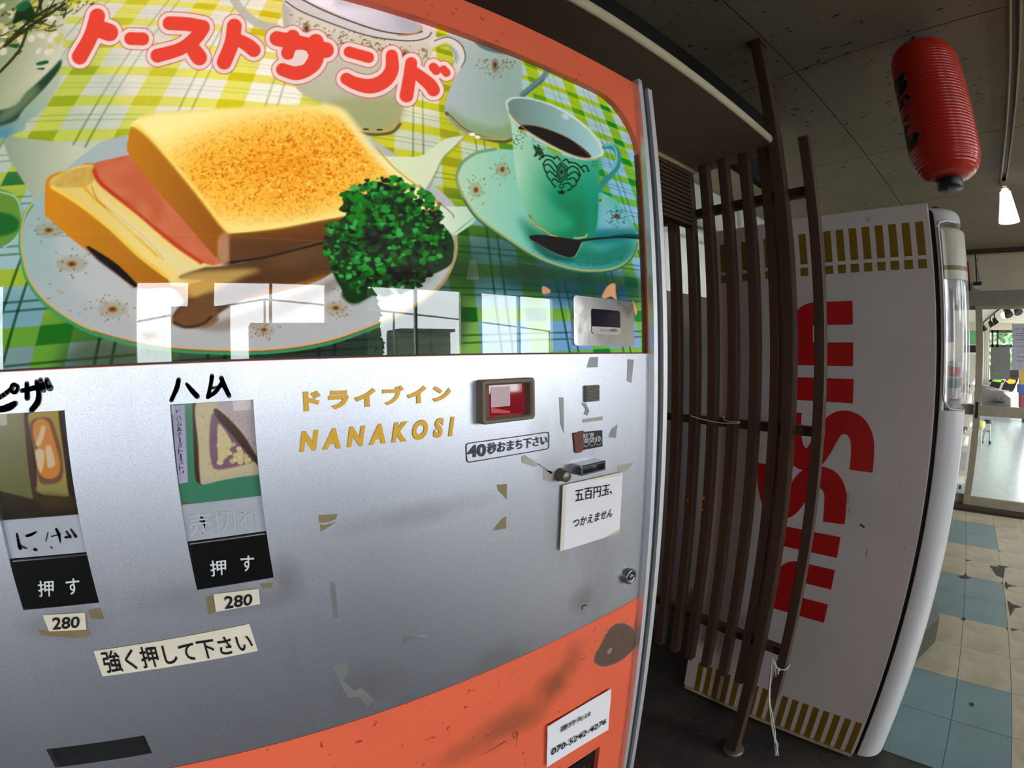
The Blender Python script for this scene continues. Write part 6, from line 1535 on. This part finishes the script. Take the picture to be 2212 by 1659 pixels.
# ceiling track with spots
tk = thing('spot_track', (13, -.7, 2.36), 'black lighting track on the ceiling of the games room', 'lighting track')
A = fx(2124, 697, 15.4); A[2] = 2.345; B = fx(2166, 662, 10.6); B[2] = 2.345
m = MB(); m.tube([tuple(A), tuple(B)], .016, 6); m.tube([(A[0], A[1], 2.345), (A[0], A[1], 2.36)], .01, 6); m.tube([(B[0], B[1], 2.345), (B[0], B[1], 2.36)], .01, 6); m.build('channel', M_black, tk)
for k, (t, lab) in enumerate(((.03, 'black spot lamp at the far end of the games room track'), (.45, 'second black spot lamp from the far end of the games room track'), (.66, 'third black spot lamp from the far end of the games room track'))):
    p = A+(B-A)*t; sp_ = thing('spot_lamp', tuple(p), lab, 'lamp', 'spot lamps on the games room track')
    m = MB(); m.tube([(p[0], p[1], p[2]-.018), (p[0], p[1], p[2]-.12)], .014, 6); m.build('stem', M_black, sp_)
    m = MB(); m.tube([(p[0], p[1]+.02, p[2]-.10), (p[0], p[1]-.01, p[2]-.17), (p[0]-.0, p[1]-.05, p[2]-.23)], [.04, .06, .065], 12); m.build('head', M_black, sp_)
p = fx(2169, 681, 11.2); gl = thing('globe_lamp', tuple(p), 'bright round lamp glowing on the games room ceiling track', 'lamp')
rr = abs(fx(2176, 681, 11.2)[1]-p[1])
m = MB(); m.lathe([(rr*math.sin(b), -rr*math.cos(b)) for b in np.linspace(.02, 3.12, 12)], tuple(p), 18); m.build('globe', glow('lit_globe', (255, 246, 226), 9), gl)
m = MB(); m.tube([(p[0], p[1], p[2]+rr*.8), (p[0], p[1], 2.36)], .012, 6); m.build('stem', M_black, gl)
for k, (pp, lab) in enumerate((((2178, 676), 'black ringed spot lamp beside the bright globe lamp'), ((2199, 670), 'black spot lamp at the right edge of the door glass'))):
    p = fx(*pp, 10.2); t = thing('spot_lamp', tuple(p), lab, 'lamp', 'spot lamps on the games room ceiling')
    m = MB(); m.tube([(p[0], p[1], p[2]+.02), (p[0], p[1], 2.36)], .018, 8); m.build('stem', M_black, t)
    m = MB(); m.tube([(p[0]+.03, p[1]+.03, p[2]+.07), (p[0]-.04, p[1]-.01, p[2]-.05)], [.05, .085], 14); m.build('head', M_black, t)
# arcade tables, stool, white console, flat objects
def Zc(a, b): return (2030+a*s182, 780+b*s182)
def block(name, pp, x, depth, m_, lab, cat, group=None, base=None):
    q = [tuple(fx(*Zc(*p), x)) for p in pp]; c = np.mean(q, 0); t = thing(name, (x+depth/2, c[1], min(p[2] for p in q)), lab, cat, group)
    m = MB(); m.prism(q, (depth, 0, 0)); m.build('body', m_, t); return t
M_gcab = mat('grey_game_cabinet', (104, 98, 100), .4, var=.06); M_wcab = mat('white_game_cabinet', (224, 224, 222), .4, var=.03)
gx = 14.6
t = block('game_console', [(830, 870), (830, 470), (960, 500), (1250, 590), (1330, 690), (1400, 740), (1400, 880)], gx, .45, M_gcab, 'grey sit-down game cabinet with a chrome bar, behind the door glass', 'game machine')
m = MB(); q = [tuple(fx(*Zc(*p), gx-.002)) for p in ((880, 520), (1100, 540), (1230, 585), (1050, 590), (960, 560))]; m.prism(q, (-.004, 0, 0)); m.build('control_deck', mat('pale_deck', (140, 136, 134), .4), t)
m = MB(); a, b = fx(*Zc(1160, 670), gx-.03), fx(*Zc(1160, 775), gx-.03); m.tube([tuple(a), tuple(b)], .012, 8); m.build('chrome_bar', M_chrome, t)
m = MB(); q = [tuple(fx(*Zc(*p), gx-.04)) for p in ((990, 795), (1100, 785), (1280, 805), (1270, 825), (1060, 815))]; m.prism(q, (.03, 0, 0)); m.build('seat', M_black, t)
m = MB()
zlow = fx(*Zc(1000, 870), gx)[2]
yL, yR = fx(*Zc(830, 870), gx)[1], fx(*Zc(1400, 870), gx)[1]
m.box(gx+.02, gx+.43, yR+.02, yL-.02, .0, zlow+.01); m.build('lower_case', M_gcab, t)
t2 = block('white_console', [(1280, 640), (1440, 625), (1590, 625), (1590, 920), (1400, 905), (1400, 740)], 13.9, .38, M_wcab, 'rounded white game cabinet catching daylight, right of the grey one', 'game machine')
q = fx(*Zc(1400, 905), 13.9), fx(*Zc(1590, 920), 13.9); m = MB(); m.box(13.92, 14.26, q[1][1]+.02, q[0][1]-.02, 0, min(q[0][2], q[1][2])+.02); m.build('lower_case', M_wcab, t2)
for k, (pp, sc, col, st_, lab) in enumerate((([(975, 500), (1060, 345), (1240, 345), (1170, 545)], [(1045, 400), (1085, 345), (1240, 345), (1200, 418)], (120, 170, 30), 1.0, 'game screen showing bright green, left of the two tilted screens'), ([(1215, 565), (1310, 345), (1590, 345), (1520, 480), (1420, 590)], [(1300, 400), (1380, 350), (1500, 375), (1480, 440), (1370, 450)], (250, 150, 40), 1.3, 'game screen showing an orange burst, right of the two tilted screens'))):
    t = block('game_monitor', pp, 15.2, .2, mat('monitor_black', (30, 28, 30), .25), lab, 'monitor', 'tilted game screens in the far room')
    m = MB(); m.prism([tuple(fx(*Zc(*p), 15.196)) for p in sc], (-.003, 0, 0)); m.build('lit_screen', glow('screen_glow_%d' % k, col, st_), t)
    q = np.mean([fx(*Zc(*p), 15.3) for p in pp], 0); m = MB(); m.box(15.22, 15.38, q[1]-.05, q[1]+.05, 0, q[2]); m.build('stand', M_gcab, t)
t = block('white_slope_panel', [(1440, 610), (1590, 260), (1590, 470), (1540, 600)], 15.1, .05, M_wcab, 'cream slanting side panel beside the orange game screen', 'panel')
q = np.mean([fx(*Zc(*p), 15.12) for p in ((1500, 600), (1540, 600))], 0); m = MB(); m.box(15.11, 15.14, q[1]-.02, q[1]+.02, 0, q[2]+.05); m.build('leg', M_wcab, t)
t = block('dark_cabinet', [(1385, 175), (1590, 175), (1590, 270), (1530, 370), (1385, 370)], 15.6, .12, M_black, 'dark speaker box below the notices, behind the slanting panel', 'cabinet')
q = np.mean([fx(*Zc(*p), 15.66) for p in ((1385, 370), (1530, 370))], 0); m = MB(); m.box(15.61, 15.71, q[1]-.06, q[1]+.06, 0, q[2]+.02); m.build('stand', M_black, t)
t = block('crane_game', [(1595, 170), (1800, 170), (1800, 470), (1595, 465)], 12.6, .45, mat('mustard_panel', (150, 120, 30), .5), 'mustard and blue game cabinet at the right edge of the door glass', 'game machine')
for nm, pp, c in (('blue_panel', [(1560, 470), (1800, 470), (1800, 640), (1560, 630)], (30, 60, 130)), ('red_panel', [(1590, 640), (1800, 640), (1800, 940), (1590, 930)], (110, 44, 44))):
    m = MB(); m.prism([tuple(fx(*Zc(*p), 12.6)) for p in pp], (.45, 0, 0)); m.build(nm, mat('game_'+nm, c, .5), t)
q = fx(*Zc(1700, 940), 12.6); m = MB(); m.box(12.63, 13.02, q[1]-.2, q[1]+.03, 0, q[2]+.02); m.build('base', M_black, t)
# bar stool with yellow bag hanging from it
sx_ = 9.1
st_c = fx(*Zc(950, 1185), sx_); stool = thing('bar_stool', (st_c[0], st_c[1], 0), 'round dark stool with chrome legs on the shiny grey floor', 'stool')
zs = st_c[2]; rs_ = abs(fx(*Zc(1040, 1185), sx_)[1]-st_c[1])
m = MB(); m.lathe([(rs_*.9, -.03), (rs_, -.02), (rs_, .005), (rs_*.8, .022), (.001, .026)], (sx_, st_c[1], zs), 20); m.build('seat', mat('dark_vinyl', (48, 46, 44), .35), stool)
for k in range(4):
    a = math.radians(45+90*k); m = MB(); e = .8
    m.tube([(sx_+rs_*.55*math.cos(a), st_c[1]+rs_*.55*math.sin(a), zs-.03), (sx_+rs_*1.15*math.cos(a), st_c[1]+rs_*1.15*math.sin(a), .03)], .011, 7); lg = m.build('leg', M_chrome, stool)
    m = MB(); m.lathe([(.015, 0), (.015, .05), (.012, .055)], (sx_+rs_*1.15*math.cos(a), st_c[1]+rs_*1.15*math.sin(a), 0), 8); m.build('rubber_foot', M_black, lg)
m = MB(); m.lathe([(rs_*.9+.008*math.cos(b), .008*math.sin(b)) for b in np.linspace(0, 6.28, 8)], (sx_, st_c[1], zs*.55), 20); m.build('foot_ring', M_chrome, stool)
yc_ = fx(*Zc(805, 1250), 8.75); z0_, z1_ = fx(*Zc(830, 1355), 8.75)[2], fx(*Zc(830, 1185), 8.75)[2]; r_ = abs(fx(*Zc(900, 1250), 8.75)[1]-yc_[1])
pl = thing('yellow_stool', (8.75, yc_[1], 0), 'pale yellow padded stool beside the dark stool, partly behind the door post', 'stool')
m = MB(); m.lathe([(r_*.5, z0_), (r_*.8, z0_+.02), (r_, (z0_+z1_)/2), (r_, z1_-.01), (r_*.9, z1_), (.001, z1_)], (8.75, yc_[1], 0), 18); m.build('seat', mat('pale_yellow_vinyl', (206, 196, 120), .45), pl)
for k in range(4):
    a = math.radians(45+90*k); m = MB(); m.tube([(8.75+r_*.4*math.cos(a), yc_[1]+r_*.4*math.sin(a), z0_+.01), (8.75+r_*.8*math.cos(a), yc_[1]+r_*.8*math.sin(a), 0)], .009, 6); m.build('leg', mat('white_steel_leg', (214, 214, 210), .35), pl)
# ---------------------------------------------------------------- tall dark furniture under the windows, mirrored in the sign
for (x0, x1, zt_, lab) in ((-.46, .06, 1.88, 'taller dark cabinet before the windows, mirrored left on the sign glass'), (.24, 1.05, 1.73, 'wide dark cabinet before the windows, mirrored mid sign glass')):
    t = thing('dark_cabinet', ((x0+x1)/2, -3.6, 0), lab, 'cabinet')
    m = MB(); m.bbox(x0, x1, -3.8, -3.42, .04, zt_, .006); m.build('body', M_darkwood, t)
    m = MB(); m.box(x0+.03, (x0+x1)/2-.005, -3.42, -3.405, .10, zt_-.05); m.build('door', M_darkwood, t)
    m = MB(); m.box((x0+x1)/2+.005, x1-.03, -3.42, -3.405, .10, zt_-.05); m.build('door', M_darkwood, t)
    m = MB(); m.box(x0+.02, x1-.02, -3.78, -3.44, 0, .04); m.build('plinth', M_black, t)

# second lighting track nearer the windows; its lamps glint in the sign glass
TR2 = .82-(zb2-1.39)/.200; k2_ = .82-TR2
tr2 = thing('lighting_track', (1.0, TR2, CEIL), 'beige lighting track nearer the windows, holding the two mirrored lamps', 'lighting track')
m = MB(); m.box(-1.5, 3.2, TR2-.018, TR2+.018, CEIL-.022, CEIL); m.build('channel', M_trk, tr2)
for x, lab in ((-.004*k2_, 'lit cone lamp mirrored left, at the tip of the ham on the sign'), (.600*k2_, 'lit cone lamp mirrored right, on the green cloth of the sign')):
    r2 = thing('track_lamp', (x, TR2, CEIL), lab, 'lamp')
    for ch in [c for c in lmp.children]:
        c = ch.copy(); COL.objects.link(c); c.parent = r2
        c.location = Vector((3.18-3.05, TRY+.005-ly, 0.0))
